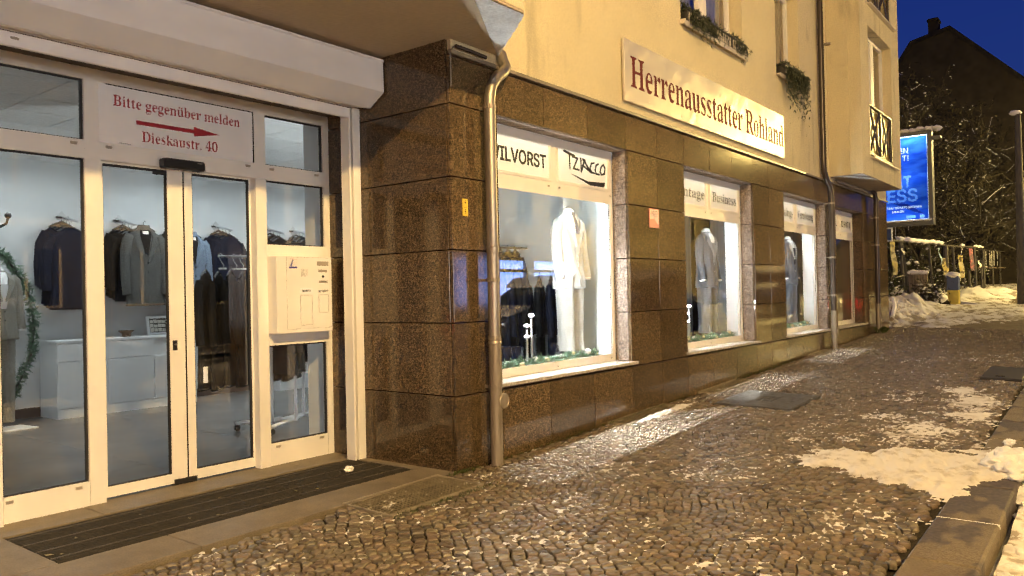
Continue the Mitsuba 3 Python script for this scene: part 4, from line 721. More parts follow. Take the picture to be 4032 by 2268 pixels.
# ---- window displays
for i, (a, b) in enumerate(WIN):
    dn_ = ['display in the window with the white suit', 'display in the window with the slate suit', 'display in the third window', 'display in the last window'][i]
    t = thing('display_niche', ['white niche of the window with the white suit', 'white niche of the second shop window', 'white niche of the third shop window', 'unlit niche of the last shop window'][i], 'niche')
    obj('floor', MB().box(a-.02, b+.02, .262, 1.1, .60, .655), 'furniture_white', t)
    obj('riser', MB().box(a-.02, b+.02, 1.06, 1.1, FZ, .599), 'furniture_white', t)
    obj('side_panel', MB().box(b+.003, b+.05, .262, [.375, .46, .47, .86][i], .656, 2.96), 'furniture_white' if i < 3 else 'curtain_tan', t)
    if i == 0: obj('side_panel', MB().box(b+.008, b+.05, .3755, .88, .656, 2.96), 'panel_shaded', t, label='deeper part of the side panel, greyed with painted shade')  # greyer tone puts the unlit depth into the panel colour
    obj('side_panel', MB().box(a-.05, a-.003, .262, .60, .656, 2.96), 'furniture_white' if i < 3 else 'curtain_tan', t)
    if i: obj('backdrop', MB().box(a-.06, b+.5, 1.25, 1.27, FZ, 3.2), 'curtain_dark', t)
    obj('head', MB().box(a-.06, b+.06, .262, .62, 2.965, 2.99), 'furniture_white', t)
    if i < 3:
        q = thing('light_bar', ['white light bar hidden behind the lettered panes of the first shop window', 'white light bar behind the lettered panes of the second shop window', 'white light bar behind the lettered panes of the third shop window'][i], 'lamp')
        obj('housing', MB().box(a+.2, b-.1, .432, .46, 2.84, 2.964), 'furniture_white', q)
        obj('diffuser', MB().quad((a+.22, .375, 2.945), (a+.22, .43, 2.85), (b-.12, .43, 2.85), (b-.12, .375, 2.945)), 'lightbox_white', q, emit=COOL*STRIP*[1, .8, .9][i], pick=4)
        for k, (dx, ax) in enumerate([((.95, .9), (1.75, 1.95)), ((1.2, 1.25),), ((1.2, 1.3),)][i]):
            dl = thing('downlight', [['small downlight in the head of the first window, nearer to the downpipe', 'small downlight in the head of the first window, above the white suit'][k % 2], 'small downlight in the head of the second window', 'small downlight in the head of the third window'][i], 'lamp')
            o_ = np.array([a+dx, .43, 2.76]); t_ = np.array([a+ax, -.50, float(zg(a+ax, -.5))]); u_ = (t_-o_)/np.linalg.norm(t_-o_)
            obj('can', MB().tube([o_-u_*.10, o_-u_*.005], .032, 14), 'lamp_steel', dl, smooth=40); obj('bracket', MB().tube([o_-u_*.10, (o_[0], o_[1], 2.964)], .006, 6), 'lamp_steel', dl)
            scene[dl+'_beam'] = {'type': 'spot', 'to_world': T().look_at(origin=(o_+u_*.002).tolist(), target=t_.tolist(), up=[1, 0, 0]), 'intensity': {'type': 'rgb', 'value': (COOL*np.array([1.06, 1, .97])*DOWNLIGHT*[1, .8, .8][i]).tolist()}, 'cutoff_angle': 27.0, 'beam_width': 13.0}
        # three spot heads on thin stems
        q = thing('spot_lamp', ['three small bright spots on stems by the white suit', 'three small bright spots on stems in the second shop window', 'three small spots on stems in the third shop window'][i], 'lamp')
        for dx, dy, z in ((1.10, .49, 1.157), (1.06, .52, 1.052), (.98, .46, .945)):
            x, y = a+dx, dy
            obj('stem', MB().tube([(x, y, .656), (x, y, z-.012)], .013, 10), 'lamp_steel', q, smooth=60)
            obj('head', MB().lathe([(.0, .018), (.03, .018), (.033, .012), (.033, .004), (.012, -.004), (.0, -.004)], (x, y, z), 16), 'lamp_steel', q, smooth=40)
            obj('led', MB().lathe([(.031, .0), (.025, .014), (.0, .021)], (x, y, z+.0185), 14), 'lightbox_white', q, emit=COOL*SPOT*(1 if i == 0 else .8), pick=1.2)
        gl = thing('garland', ['fir garland with gold baubles along the floor of the first shop window', 'fir garland in the second shop window', 'fir garland in the third shop window'][i], 'garland')
        gp = [(a+.1+.1*k, .36+.05*math.sin(k*1.3), .70+.018*math.sin(k*2.1)) for k in range(int((b-a-.1)/.1)+1)]
        obj('sprigs', MB().add(*sprigs(gp, .07, 1700, .05, 30+i)), 'fir', gl); stuff(f'{gl}__sprigs')
        for k in range(9): obj('bauble', MB().ball((a+.25+.24*k+rng.uniform(-.05, .05), .33+rng.uniform(-.02, .05), .705+rng.uniform(0, .05)), rng.uniform(.018, .036), 2), ['bauble_gold', 'bauble_white'][k % 2], gl, smooth=True)
mannequin('headless mannequin in a white double breasted suit in the first shop window', 2.58, .58, .655, -.12, 'suit_white', 2.285, False, lapel='satin_white', vest='satin_white', tie='tie_dark', thick=1.02, seed=1, length=.84, waist=.95)
mannequin('headless mannequin in a slate grey suit in the second shop window', 6.38, .62, .655, -.12, 'suit_slate', 2.27, False, lapel='satin_slate', vest='satin_slate', thick=1.05, seed=4, length=.84)
mannequin('headless mannequin in a dark suit in the third shop window', 10.0, .60, .655, -.12, 'suit_slate', 2.31, False, lapel='satin_white', vest='suit_navy', thick=1.05, seed=6, length=.84)
fg = thing('figurine', 'small dark figurine on a white ball between the garland and the white suit', 'figurine')
obj('figure', MB().lathe([(.0, .0), (.035, .0), (.03, .02), (.012, .03), (.02, .05), (.01, .07), (.014, .085), (.0, .10)], (2.05, .40, .755), 12), 'suit_black', fg, smooth=60); obj('ball', MB().ball((2.05, .40, .72), .042, 2), 'bauble_white', fg, smooth=True)
# dark suits and a rack behind the first window
rk3 = thing('clothes_rack', 'black clothes rack deep inside the shop behind the first window', 'clothes rack')
obj('rail', MB().tube([(3.05, 2.6, 2.05), (4.5, 2.6, 2.07)], .014, 8), 'black_paint', rk3); obj('post', MB().tube([(3.05, 2.6, FZ), (3.05, 2.6, 2.08)], .016, 8), 'chrome', rk3)
for k in range(7): hung(3.2+.17*k, 2.6+rng.uniform(-.02, .02), 2.0, 'suit_black' if k % 2 else 'suit_navy', f'dark suit on the black clothes rack behind the first window, {ORD[k]} from the left', 1.35, rz=1.1, seed=40+k, w=1.0)
for k in range(8): hung(4.22+rng.uniform(-.03, .03), 1.35+.21*k, 1.60, 'suit_black' if k % 3 else 'suit_navy', f'added black suit in place of the dark street reflection in the first window, {ORD[k]} from the left', 1.25, rz=.5, seed=60+k, w=1.1)  # added dark row standing in for the reflected street

# ================================================================ window boxes with plants
def planter(x0, x1, y, z, label, trail, n, box=True, hang=.0, seed=0):
    t = thing('window_box', label, 'planter'); r = np.random.default_rng(seed)
    if box:
        obj('trough', MB().box(x0, x1, y-.09, y+.08, z, z+.15, .006), 'planter_dark', t)
        m = MB()
        for x in np.arange(x0+.03, x1, .06): m.box(x, x+.022, y-.098, y-.0895, z+.01, z+.13)
        obj('rib', m, 'sill_metal', t); obj('rim', MB().box(x0-.01, x1+.01, y-.10, y+.09, z+.1505, z+.166, .003), 'planter_dark', t)
    pts = [(x0+(x1-x0)*k/8, y-.02, z+.165+.035*math.sin(k*2+seed)) for k in range(9)]
    v, f = sprigs(pts, .10, n, .045, seed); m = MB().add(v, f)
    k = int(n*trail); c = np.stack([r.uniform(x0, x1, k), r.uniform(y-.17, y-.09, k), z+.12-np.abs(r.normal(0, .32, k))*hang*(.4+.6*np.sin(np.linspace(0, 9, k))**2)], 1); u = r.normal(0, .4, (k, 3))+[0, -.2, -1]; u /= np.linalg.norm(u, axis=1, keepdims=True)
    w = np.cross(u, r.normal(size=(k, 3))); w /= np.linalg.norm(w, axis=1, keepdims=True); s = .05
    m.add(np.stack([c-w*s*.2, c+w*s*.2, c+u*s+w*s*.05, c+u*s-w*s*.05], 1).reshape(-1, 3), np.arange(4*k).reshape(-1, 4))
    obj('plant', m, 'leaf_dark', t)
planter(4.42, 5.25, .02, 4.782, 'bushy window box under the blue curtains, leftmost of three', .3, 1500, hang=.4, seed=1)
planter(5.32, 5.80, .02, 4.782, 'nearly bare window box in the middle under the blue curtains', .1, 220, hang=.2, seed=2)
planter(5.86, 6.38, .02, 4.782, 'ribbed window box with a low plant, right of the three under the blue curtains', .3, 420, hang=.35, seed=3)
planter(7.92, 8.95, -.03, 4.862, 'window box overflowing with long trailing stems under the narrow window', 1.4, 1100, hang=.95, seed=4)

# ================================================================ pavement
GRATES = [(-1.13, -.20, -.415, .03), (2.38, 3.62, -.22, -.012), (4.62, 5.92, -.22, -.012), (9.1, 10.05, -.24, -.012)]
COVER = (3.98, 5.02, -1.37, -.52)
def zsheet(x0, x1, y0, y1, dz, nx=40, ny=8):
    X, Y = np.meshgrid(np.linspace(x0, x1, nx), np.linspace(y0, y1, ny), indexing='ij'); return MB().grid(np.stack([X, Y, zg(X, Y)+dz], -1)[:, ::-1])
struct('pavement', zsheet(-30, .0, -3.31, .02, -.05, 60).add(*zsheet(.0, XE+.2, -3.31, .035, -.022, 60).mesh()), 'joint_soil', label='cobbled pavement that climbs along the building')
struct('road', zsheet(-60, 140, -12.5, -3.668, -.13, 60).add(*zsheet(-60, 140, -40, -12.5, -.02, 30).mesh()), 'asphalt')
struct('ground', zsheet(XE+.2, 140, -3.31, 60, -.03, 60, 30).add(*zsheet(-60, XE+.1, 9.2, 60, -.05, 30).mesh()), 'dirt', label='open lot beyond the building')
xj, wj = .065, .06
def stones():
    P_ = []
    ys = np.arange(-3.60, .25, .060); r = np.random.default_rng(3)
    for k, y in enumerate(ys):
        xs = np.arange(-3.1, XE+.3, .072)+(.036 if k % 2 else 0)
        P_.append(np.stack([xs, np.full_like(xs, y)], 1))
    p = np.vstack(P_); p += r.uniform(-.0145, .0145, p.shape)
    q = np.stack([p[:, 0], p[:, 1], p[:, 0]*0], 1)
    p[:, 1] += .11*np.sin(p[:, 0]*2.6)+.09*(meshkit.noise(q*.9, 5)-.5)+.05*np.sin(p[:, 0]*6.1+p[:, 1])
    p[:, 0] += .07*(meshkit.noise(q*.8+9, 6)-.5)
    return p
pts = stones(); vor = Voronoi(pts)
cells = []
for i, reg in enumerate(vor.point_region):
    R = vor.regions[reg]
    if -1 in R or len(R) < 3: continue
    c = pts[i]; pv = vor.vertices[R]
    if np.abs(pv-c).max() > .09 or c[1] < -3.285 or pv[:, 1].min() < -3.31: continue
    if c[0] > .12 and pv[:, 1].max() > -.004 or c[0] <= .12 and pv[:, 1].max() > -.012: continue
    if any(a-.03 < c[0] < b_+.03 and e-.03 < c[1] < f_+.03 for a, b_, e, f_ in GRATES) or (COVER[0]-.035 < c[0] < COVER[1]+.035 and COVER[2]-.035 < c[1] < COVER[3]+.035): continue
    cells.append((i, pv))
def stone(c, pv, r):
    d = pv-c; L = np.linalg.norm(d, axis=1, keepdims=True); n = len(pv)
    g = .0045+.003*r.random(); o = d*np.maximum(.5, 1-g/L); top = o*.82
    z = zg(c[0], c[1])+r.normal(0, .0022); tl = r.normal(0, .036, 2)
    zt = lambda e, h: z+h+e @ tl
    ang = np.arctan2(d[:, 1], d[:, 0]); k = np.argsort(ang); o, top = o[k], top[k]
    V = np.vstack([np.column_stack([c+o, zt(o, -.035)]), np.column_stack([c+o, zt(o, -.010)]), np.column_stack([c+top, zt(top, -.0005)]), [[c[0], c[1], z+.0014]]])
    i = np.arange(n); j = (i+1) % n
    F = np.vstack([np.stack([i, j, n+j], 1), np.stack([i, n+j, n+i], 1), np.stack([n+i, n+j, 2*n+j], 1), np.stack([n+i, 2*n+j, 2*n+i], 1), np.stack([2*n+i, 2*n+j, np.full(n, 3*n)], 1)])
    base = np.array([.135, .105, .075])*(1+.5*(r.random()-.5))*np.array([1+.16*(r.random()-.5), 1, 1-.14*(r.random()-.5)])
    if r.random() < .09: base = base*.55
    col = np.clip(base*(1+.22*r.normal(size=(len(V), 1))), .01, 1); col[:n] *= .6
    return V, F, col
r_ = np.random.default_rng(11)
dist = np.array([np.hypot(*(pts[i]-CAM[:2])) for i, _ in cells])
vis = np.array([(lambda q: abs(q @ rt)/max(q @ fw, .1) < .66 and (q @ fw) > 0 and (q[2]/1) < 0 and (-(q @ up))/max(q @ fw, .1) < .37)(np.array([*pts[i], zg(*pts[i])])-CAM) for i, _ in cells])
order = np.argsort(np.where(vis, dist, 1e9)); near = set(order[:300].tolist())
VV, FF, CC, nn = [], [], [], 0
for k, (i, pv) in enumerate(cells):
    V, F, C = stone(pts[i], pv, r_)
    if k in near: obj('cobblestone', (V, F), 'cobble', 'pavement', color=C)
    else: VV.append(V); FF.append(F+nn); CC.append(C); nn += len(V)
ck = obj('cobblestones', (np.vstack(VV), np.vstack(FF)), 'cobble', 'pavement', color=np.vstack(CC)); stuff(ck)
# kerb
kb = structure('kerb')
for k in range(-3, 60):
    x0 = .88+.885*k; x1 = x0+.885
    z0, z1 = float(zg(x0, -3.5)), float(zg(x1, -3.5)); h = rng.uniform(-.003, .004)
    v, f = cham(np.array([x0+.004, -3.665, -.3]), np.array([x1-.004, -3.313, .006+h]), .014); v = v.copy(); v[:, 2] += z0+(z1-z0)*(v[:, 0]-x0)/.885
    obj('kerb_stone', (v, f), 'kerb_stone', kb)
# entrance slabs and doormat
st = structure('entrance_step')
sx = [-6.2, -4.4, -2.235, -.55, .034]
for x0, x1 in zip(sx[:-1], sx[1:]):
    obj('step_slab', MB().box(x0+.003, x1-.003, .006, .395, -.25, -.040+rng.uniform(-.0006, .0006), .004), 'granite_slab', st)
    obj('step_slab', MB().box(x0+.003, x1-.003, 1.215, 1.60, -.25, -.040+rng.uniform(-.0006, .0006), .004), 'granite_slab', st)
obj('step_slab', MB().box(-.083, .031, .401, 1.209, -.25, -.0405, .004), 'granite_slab', st); obj('step_slab', MB().box(-6.2, -2.853, .401, 1.209, -.25, -.0405, .004), 'granite_slab', st)
obj('step_bed', MB().box(-6.3, .03, .02, 1.62, -.35, -.075), 'dark_gap', st)
mt = thing('doormat', 'long black ribbed doormat let into the entrance step', 'doormat')
obj('tray', MB().box(-2.85, -.086, .398, 1.212, -.074, -.062), 'dark_gap', mt)
for k, y in enumerate(np.arange(.405, 1.19, .0335)):
    obj('strip', MB().box(-2.845, -.09, y, y+.023, -.0615, -.0475+rng.uniform(-.0015, .0015), .003), 'mat_rubber', mt)
    if k % 6 == 3: obj('rail', MB().box(-2.845, -.09, y+.0255, y+.0305, -.0615, -.0435), 'mat_rail', mt)
# cellar gratings and the manhole plate
def grating(a, b, c, d, label, cx, cy, dark=0):
    t = thing('cellar_grating', label, 'grating'); mz = lambda m: (lambda v, f: (np.column_stack([v[:, :2], v[:, 2]+zg(v[:, 0], v[:, 1])]), f))(*m.mesh())
    obj('frame', mz(MB().box(a-.018, b+.018, c-.018, c, -.05, .006).box(a-.018, b+.018, d, d+.018, -.05, .008).box(a-.018, a, c, d, -.05, .006).box(b, b+.018, c, d, -.05, .006)), 'galv', t)
    obj('pit', mz(MB().box(a, b, c, d, -.2, -.06)), 'dark_gap', t)
    m = MB(); nx, ny = int((b-a)/cx), int((d-c)/cy)
    for i in range(nx+1): x = a+(b-a)*i/nx; m.box(x-.0022, x+.0022, c, d, -.003, .001)
    for j in range(ny+1): y = c+(d-c)*j/ny; m.box(a, b, y-.0018, y+.0018, -.005, .002)
    k = obj('mesh', mz(m), 'grate_steel', t); stuff(k)
    return t, mz
gt, mz = grating(*GRATES[0], 'large mesh grating with leaf litter in front of the entrance step', .037, .03)
rr = np.random.default_rng(5)
v, f = sprigs([(-1.05, -.33, 0), (-.8, -.28, 0), (-.6, -.30, 0), (-.4, -.33, 0)], .02, 500, .03, 8); v[:, 2] = np.abs(v[:, 2])*.2-.018+zg(v[:, 0], v[:, 1]); v[:, 1] += np.repeat(rr.normal(0, .05, 500), 4)
lt = obj('litter', (v, f), 'leaf_dark', None); stuff(lt, 'brown leaf litter caught in the mesh of the large grating', 'litter')
grating(*GRATES[1], 'narrow cellar grating at the foot of the wall under the first shop window', .04, .03); grating(*GRATES[2], 'narrow cellar grating under the second shop window', .04, .03); grating(*GRATES[3], 'narrow cellar grating by the long downpipe', .04, .03)
mc = thing('manhole_cover', 'square iron cover plate with rows of slots in the pavement', 'manhole cover')
pl = sbox(COVER[0], COVER[2], COVER[1], COVER[3])
for i in range(6):
    for j in range(3): pl = pl.difference(sbox(4.33+i*.062, -1.05+j*.075, 4.33+i*.062+.038, -1.05+j*.075+.042))
obj('plate', mz(MB().prism(pl, .012, XY(-.002))), 'cast_iron', mc); obj('pit', mz(MB().box(COVER[0], COVER[1], COVER[2], COVER[3], -.08, -.018)), 'dark_gap', mc)
obj('rim', mz(MB().prism(pl.envelope.buffer(.022, join_style=2).difference(pl.envelope.buffer(.005, join_style=2)), .03, XY(-.024))), 'cast_iron', mc)
rc = thing('road_plate', 'dark steel plate lying by the kerb at the right edge', 'steel plate'); obj('plate', mz(MB().box(7.35, 8.6, -3.26, -2.78, .0, .03, .008)), 'steel_dark', rc); obj('handle', mz(MB().box(7.5, 7.56, -3.05, -2.95, .0305, .036)), 'dark_gap', rc)
# leaves and scraps on the doormat, weeds at the wall
def leaf(x, y, s, a, label, mat='poster_yellow', grp='fallen leaves on the doormat'):
    t = thing('fallen_leaf', label, 'leaf', grp); u = np.array([(0, 0, .002), (.35, .3, .008), (1, .12, .004), (1.2, 0, .012), (.9, -.3, .006), (.4, -.28, .009)])*[s, s, s*18*.03+.6]
    M = rotz(a, (x, y, -.046)); obj('blade', MB().add(np.vstack([u, u-[0, 0, .0008]]), [[0, 1, 2], [0, 2, 3], [0, 3, 4], [0, 4, 5], [6, 8, 7], [6, 9, 8], [6, 10, 9], [6, 11, 10]]).move(M), mat, t)
for n, (x, y, s) in enumerate(((-1.366, 1.14, .05), (-2.594, .80, .035), (-2.80, .60, .04), (-2.755, .585, .03), (-1.81, .556, .035), (-1.55, .95, .02), (-1.1, .62, .03), (-.95, .55, .025), (-2.2, .72, .02), (-2.1, 1.02, .02), (-.35, .52, .02), (-1.95, .62, .02))):
    leaf(x, y, s, n*1.3, f'small fallen leaf on the ribbed doormat, {ORD[sorted([-1.366, -2.594, -2.80, -2.755, -1.81, -1.55, -1.1, -.95, -2.2, -2.1, -.35, -1.95]).index(x)]} from the left')
sp = thing('paper_scrap', 'crumpled white paper scrap on the doormat near the service box', 'paper'); b = MB().ball((-.44, .81, -.024), .034, 2, (1.3, .9, .75), .55, 3); obj('crumple', b, 'paper', sp)
def tufts(spots, seed):
    m = MB(); r = np.random.default_rng(seed)
    for x, y, n, h in spots:
        for _ in range(n):
            px, py = x+r.normal(0, .07), min(-.006, y-abs(r.normal(0, .03))); z = float(zg(px, py)); a = r.uniform(0, 6.28); l = h*r.uniform(.5, 1.2); w = .0035; b = np.array([math.cos(a), math.sin(a)])*l*.6
            m.add([(px-w, py, z-.01), (px+w, py, z-.01), (px+b[0]*.5, py+b[1]*.5, z+l*.6), (px+b[0], py+b[1]-.004, z+l*.75)], [[0, 1, 2], [0, 2, 3]])
    return m
wd = obj('weeds', tufts([(x, -.02, 10, .05) for x in np.arange(5.95, 8.3, .17)]+[(13.75, -.1, 300, .16), (13.9, -.15, 200, .12), (-.03, -.02, 60, .03), (.05, -.03, 60, .03)]+[(x, -.02, 14, .03) for x in np.arange(.6, 4.4, .2)]+[(x, -.46, 14, .025) for x in np.arange(-1.1, -.15, .09)], 4), 'foliage_green'); stuff(wd, 'thin green weeds along the foot of the facade', 'weeds')

# ================================================================ snow on the pavement
def bump(X, Y, pts, r): return np.max([np.exp(-(((X-a)/(rx*r))**2+((Y-b)/(ry*r))**2)) for a, b, rx, ry in pts], 0)
def level(X, Y):
    inpoly = np.zeros_like(X)
    from shapely import contains_xy, distance, points
    tri = Polygon([(1.75, -2.12), (2.5, -2.22), (2.75, -2.75), (2.95, -3.45), (2.75, -3.7), (2.05, -3.7), (1.55, -3.42), (1.5, -3.1), (1.62, -2.75)])
    QQ = np.stack([X, Y, X*0], -1); X2, Y2 = X+.9*(meshkit.fbm(QQ*4, 4, 21)-.5), Y+.6*(meshkit.fbm(QQ*4+7, 4, 22)-.5)
    sd = distance(points(X2, Y2), tri.boundary)*np.where(contains_xy(tri, X2, Y2), 1, -1)
    L = .05*np.clip(sd/.3, -1.4, .55)
    e = .024*bump(X, Y, [(5.5, -2.95, .75, .3), (6.3, -2.75, .35, .25), (4.6, -3.05, .6, .25)], 1.)-.016
    d = -.0216+.0200*bump(X, Y, [(3.5, -2.85, .9, .65)], 1.)+.0125*bump(X, Y, [(5.2, -2.3, 1.7, .55), (7.6, -2.35, 1.8, .6), (6.9, -2.9, 1.2, .4), (10.5, -2.9, 2.2, .35), (13.2, -2.7, 2.5, .5), (9.5, -2.2, 2.5, 1.), (12, -1.6, 3, 1.0), (6.3, -.5, .7, .22), (7.6, -.55, 1.2, .25), (4.9, -.33, .5, .12), (9.9, -.5, 1.0, .3), (3., -1.9, .7, .4), (-.75, -2.45, .33, .3), (-1.05, -1.35, .38, .3), (.0, -1.2, .5, .3), (-.2, -2.5, .5, .3), (.6, -2.9, .5, .5), (1.2, -1.7, .7, .5)], 1.)
    f = .045*bump(X, Y, [(3.1, -.275, .5, .035), (3.5, -.27, .25, .05), (2.75, -.265, .2, .018)], 1.)-.014
    return np.maximum.reduce([L, e, d, f])
def snow_sheet(x0, x1, y0, y1, h, seed):
    X, Y = np.meshgrid(np.arange(x0, x1, h), np.arange(y0, y1, h), indexing='ij'); Q = np.stack([X*.75, Y, X*0], -1)
    n1 = meshkit.fbm(Q*42, 3, seed)-.5; n2 = meshkit.fbm(Q*7+5, 3, seed+1)-.5; n3 = meshkit.fbm(Q*2.2+9, 2, seed+2)-.5
    lv = level(X, Y); hh = lv+.032*n1+.020*n2+.012*n3
    big = np.clip(lv/.02, 0, 1); hh = np.where(hh > .0, hh*(.35+.65*big)+.001+.026*big*(meshkit.fbm(Q*17, 3, seed+5)-.5), hh)
    Z = zg(X, Y)+hh; keep = hh > -.010
    ok = keep[:-1, :-1] & keep[1:, :-1] & keep[1:, 1:] & keep[:-1, 1:]
    idx = np.arange(X.size).reshape(X.shape); q = np.stack([idx[:-1, :-1], idx[1:, :-1], idx[1:, 1:], idx[:-1, 1:]], -1)[ok]
    used = np.unique(q); re = np.zeros(X.size, int); re[used] = np.arange(len(used))
    V = np.stack([X, Y, Z], -1).reshape(-1, 3)[used]; q = re[q]
    return V, q
sn = MB().add(*snow_sheet(-2.6, 4.3, -3.66, -.02, .014, 1)).add(*snow_sheet(4.286, XE+.1, -3.66, -.02, .022, 1))
k = obj('snow', sn, 'snow_old', smooth=True); stuff(k, 'trodden remains of snow between the cobbles and along the kerb', 'snow')
lm = MB(); r = np.random.default_rng(9)
for x, y, s in [(2.75, -3.52, .10), (2.5, -3.58, .13), (2.25, -3.6, .12), (2.05, -3.66, .10), (1.9, -3.7, .09), (2.62, -3.64, .09), (2.35, -3.7, .1), (2.9, -3.6, .07), (3.3, -3.5, .06), (3.0, -3.45, .05), (.05, -3.76, .075), (.12, -3.8, .06), (-.03, -3.8, .05), (.25, -3.76, .06), (.45, -3.75, .05), (.7, -3.77, .06), (1.05, -3.75, .05), (1.3, -3.76, .06), (1.6, -3.76, .07), (-.5, -3.76, .05)]:
    for _ in range(5):
        q = s*r.uniform(.45, .8); px, py = x+r.normal(0, s*.5), y+r.normal(0, s*.3); b0 = zg(px, py)+(.008 if py > -3.66 else -.12)
        lm.ball((px, py, b0+q*.35), q, 2, (1.15, 1, .75), .55, int(r.integers(1000)))
for _ in range(130):
    px, py = r.uniform(-2, 8), r.uniform(-3.2, -.5); q = r.uniform(.004, .013); lm.ball((px, py, zg(px, py)+q*.3), q, 1, (1.5, 1, .6), .4, int(r.integers(1000)))
k = obj('snow_lumps', lm, 'snow', smooth=60); stuff(k, 'loose lumps of snow on the kerb and in the gutter', 'snow')
gs = MB(); X, Y = np.meshgrid(np.arange(-3, 10, .03), np.arange(-4.6, -3.69, .03), indexing='ij'); Q = np.stack([X, Y, X*0], -1)
hh = .05*np.clip(1-(np.abs(Y+3.72))/.35, 0, 1)+.07*(meshkit.fbm(Q*6, 3, 4)-.55); gs.grid(np.stack([X, Y, zg(X, Y)-.13+hh], -1)[:, ::-1])
k = obj('gutter_snow', gs, 'snow_dirty', smooth=True); stuff(k, 'ragged dirty snow in the gutter beside the kerb', 'snow')
ks = MB()
for x in (.88, 2.65): ks.box(x-.007, x+.007, -3.665, -3.318, float(zg(x, -3.5))-.02, float(zg(x, -3.5))+.0055)
k = obj('joint_snow', ks, 'snow'); stuff(k, 'lines of snow in the joints between kerb stones', 'snow')

# ================================================================ the snowy lot beyond the building
X, Y = np.meshgrid(np.arange(XE+.05, 46, .065), np.arange(-3.6, 7, .065), indexing='ij'); Q = np.stack([X, Y, X*0], -1)
mound = .50*bump(X, Y, [(17.6, .75, .8, .55), (16.9, .45, .5, .35), (18.4, .5, .9, .5), (19.6, .35, .8, .4)], 1.)+.35*bump(X, Y, [(31.5, -.45, 1.8, .6), (29.8, .1, 1.5, .6), (25.6, .35, 1.4, .5)], 1.)+.25*bump(X, Y, [(21.8, .5, 1.6, .6)], 1.)
path = np.clip(1-np.abs(Y+1.9-.02*(X-16))/1.05, 0, 1)*np.clip((19.5-X)/3, 0, 1)+np.clip(1-np.abs(Y+2.9)/.9, 0, 1)+np.clip(1-np.abs(Y+2.0)/1.3, 0, 1)*np.clip((X-25)/3, 0, 1)
hh = .035+mound*(.55+.9*meshkit.fbm(Q*3.3, 3, 3))+.16*(meshkit.fbm(Q*1.3, 3, 5)-.5)*np.clip(mound*3+.25, 0, 1)+.10*(meshkit.fbm(Q*4.5, 3, 6)-.5)+.05*(meshkit.fbm(Q*13, 2, 8)-.5)-.15*np.clip(path, 0, 1)-.05*np.clip((XE+2.2-X)/2.2, 0, 1)*(Y < .2)
k = obj('snow_field', MB().grid(np.stack([X, Y, zg(X, Y)+hh-.02], -1)[:, ::-1]), 'snow_trodden', smooth=True); stuff(k, 'trampled snow and shovelled heaps beyond the building', 'snow')
lumps = MB(); r5 = np.random.default_rng(31)
for _ in range(150):
    px, py = r5.normal(17.6, 1.1), r5.normal(.45, .35); i, j = int((px-XE-.05)/.065), int((py+3.6)/.065)
    if 0 < i < X.shape[0] and 0 < j < X.shape[1]: lumps.ball((px, py, zg(px, py)+hh[i, j]-.01), r5.uniform(.03, .11), 1, (1.3, 1, .7), .5, int(r5.integers(999)))
k = obj('snow_rubble', lumps, 'snow_old', smooth=50); stuff(k, 'lumpy shovelled snow at the building corner', 'snow')
pk = thing('plank', 'snow covered plank lying on the shovelled heap by the building corner', 'plank')
obj('board', MB().tube([(15.7, .05, .60), (16.6, .18, .83), (17.6, .42, 1.02)], .06, 4), 'wood_grey', pk); obj('snow_cap', MB().tube([(15.7, .03, .65), (16.6, .16, .88), (17.6, .40, 1.07)], .05, 6), 'snow', pk)
# billboard
bb = thing('billboard', 'tall lit blue advertising billboard behind the bay, capped with snow', 'billboard')
bX, y0, y1, z0, z1 = 19.0, -.36, 2.30, 3.06, 5.62
# the print: pale letters and blocks fill holes cut in the blue sheet, so that the lamps behind shine through each
def flat(poly, x):
    m = MB()
    for g in getattr(poly, 'geoms', [poly]):
        if g.area < 1e-7: continue
        v, f = trimesh.creation.triangulate_polygon(g, engine='earcut'); m.add(np.column_stack([np.full(len(v), x), v]), f)
    return m
def bbt(t, h, yR, z, w, shear=0):
    v, f = sans(t, h, w, True, .001).mesh(); nz = np.cross(v[f[:, 1]]-v[f[:, 0]], v[f[:, 2]]-v[f[:, 0]])[:, 2]
    P2 = np.column_stack([yR+w-v[:, 0]-shear*v[:, 1], v[:, 1]+z])
    return union_all([Polygon(P2[q]).buffer(1e-5) for q in f[nz > 1e-12]]).simplify(.001)
white_ = [bbt('EN', .145, .218, 5.058, .25), bbt('T!', .145, .212, 4.855, .17), bbt('UND TICKETS SICHERN', .058, -.088, 3.536, .88), bbt('ESS.DE', .056, .352, 3.43, .32)]; white = union_all(white_)
pale_ = [bbt('AT', .30, .16, 4.12, .44, -.0), bbt('ESS', .34, .012, 3.725, .80, .0), sbox(.075, 3.255, .30, 3.335), sbox(-.14, 3.255, -.035, 3.335)]; pale = union_all(pale_)
dark = Polygon([(.62, 3.70), (.05, 3.40), (-.14, 3.36), (.28, 3.66)]).difference(white).difference(pale)
sheet = sbox(y0+.12, z0+.16, y1-.12, z1-.13).difference(white.buffer(.001)).difference(pale.buffer(.001)).difference(dark.buffer(.001))
obj('poster', flat(sheet, bX+.03), 'poster_lit', bb); [obj('lettering', flat(q, bX+.03), 'poster_letter', bb) for q in white_]; [obj('lettering', flat(q, bX+.03), 'poster_pale', bb) for q in pale_]; obj('print', flat(dark, bX+.03), 'poster_dark', bb)
bf = MB()
for a, b_, c, d in ((y0, y0+.10, z0, z1), (y1-.10, y1, z0, z1), (y0+.1, y1-.1, z0, z0+.12), (y0+.1, y1-.1, z1-.10, z1)): bf.box(bX, bX+.34, a, b_, c, d, .01)
obj('frame', bf, 'alu_frame', bb)
obj('back', MB().box(bX+.30, bX+.32, y0+.1, y1-.1, z0+.12, z1-.1), 'lightbox_white', bb)
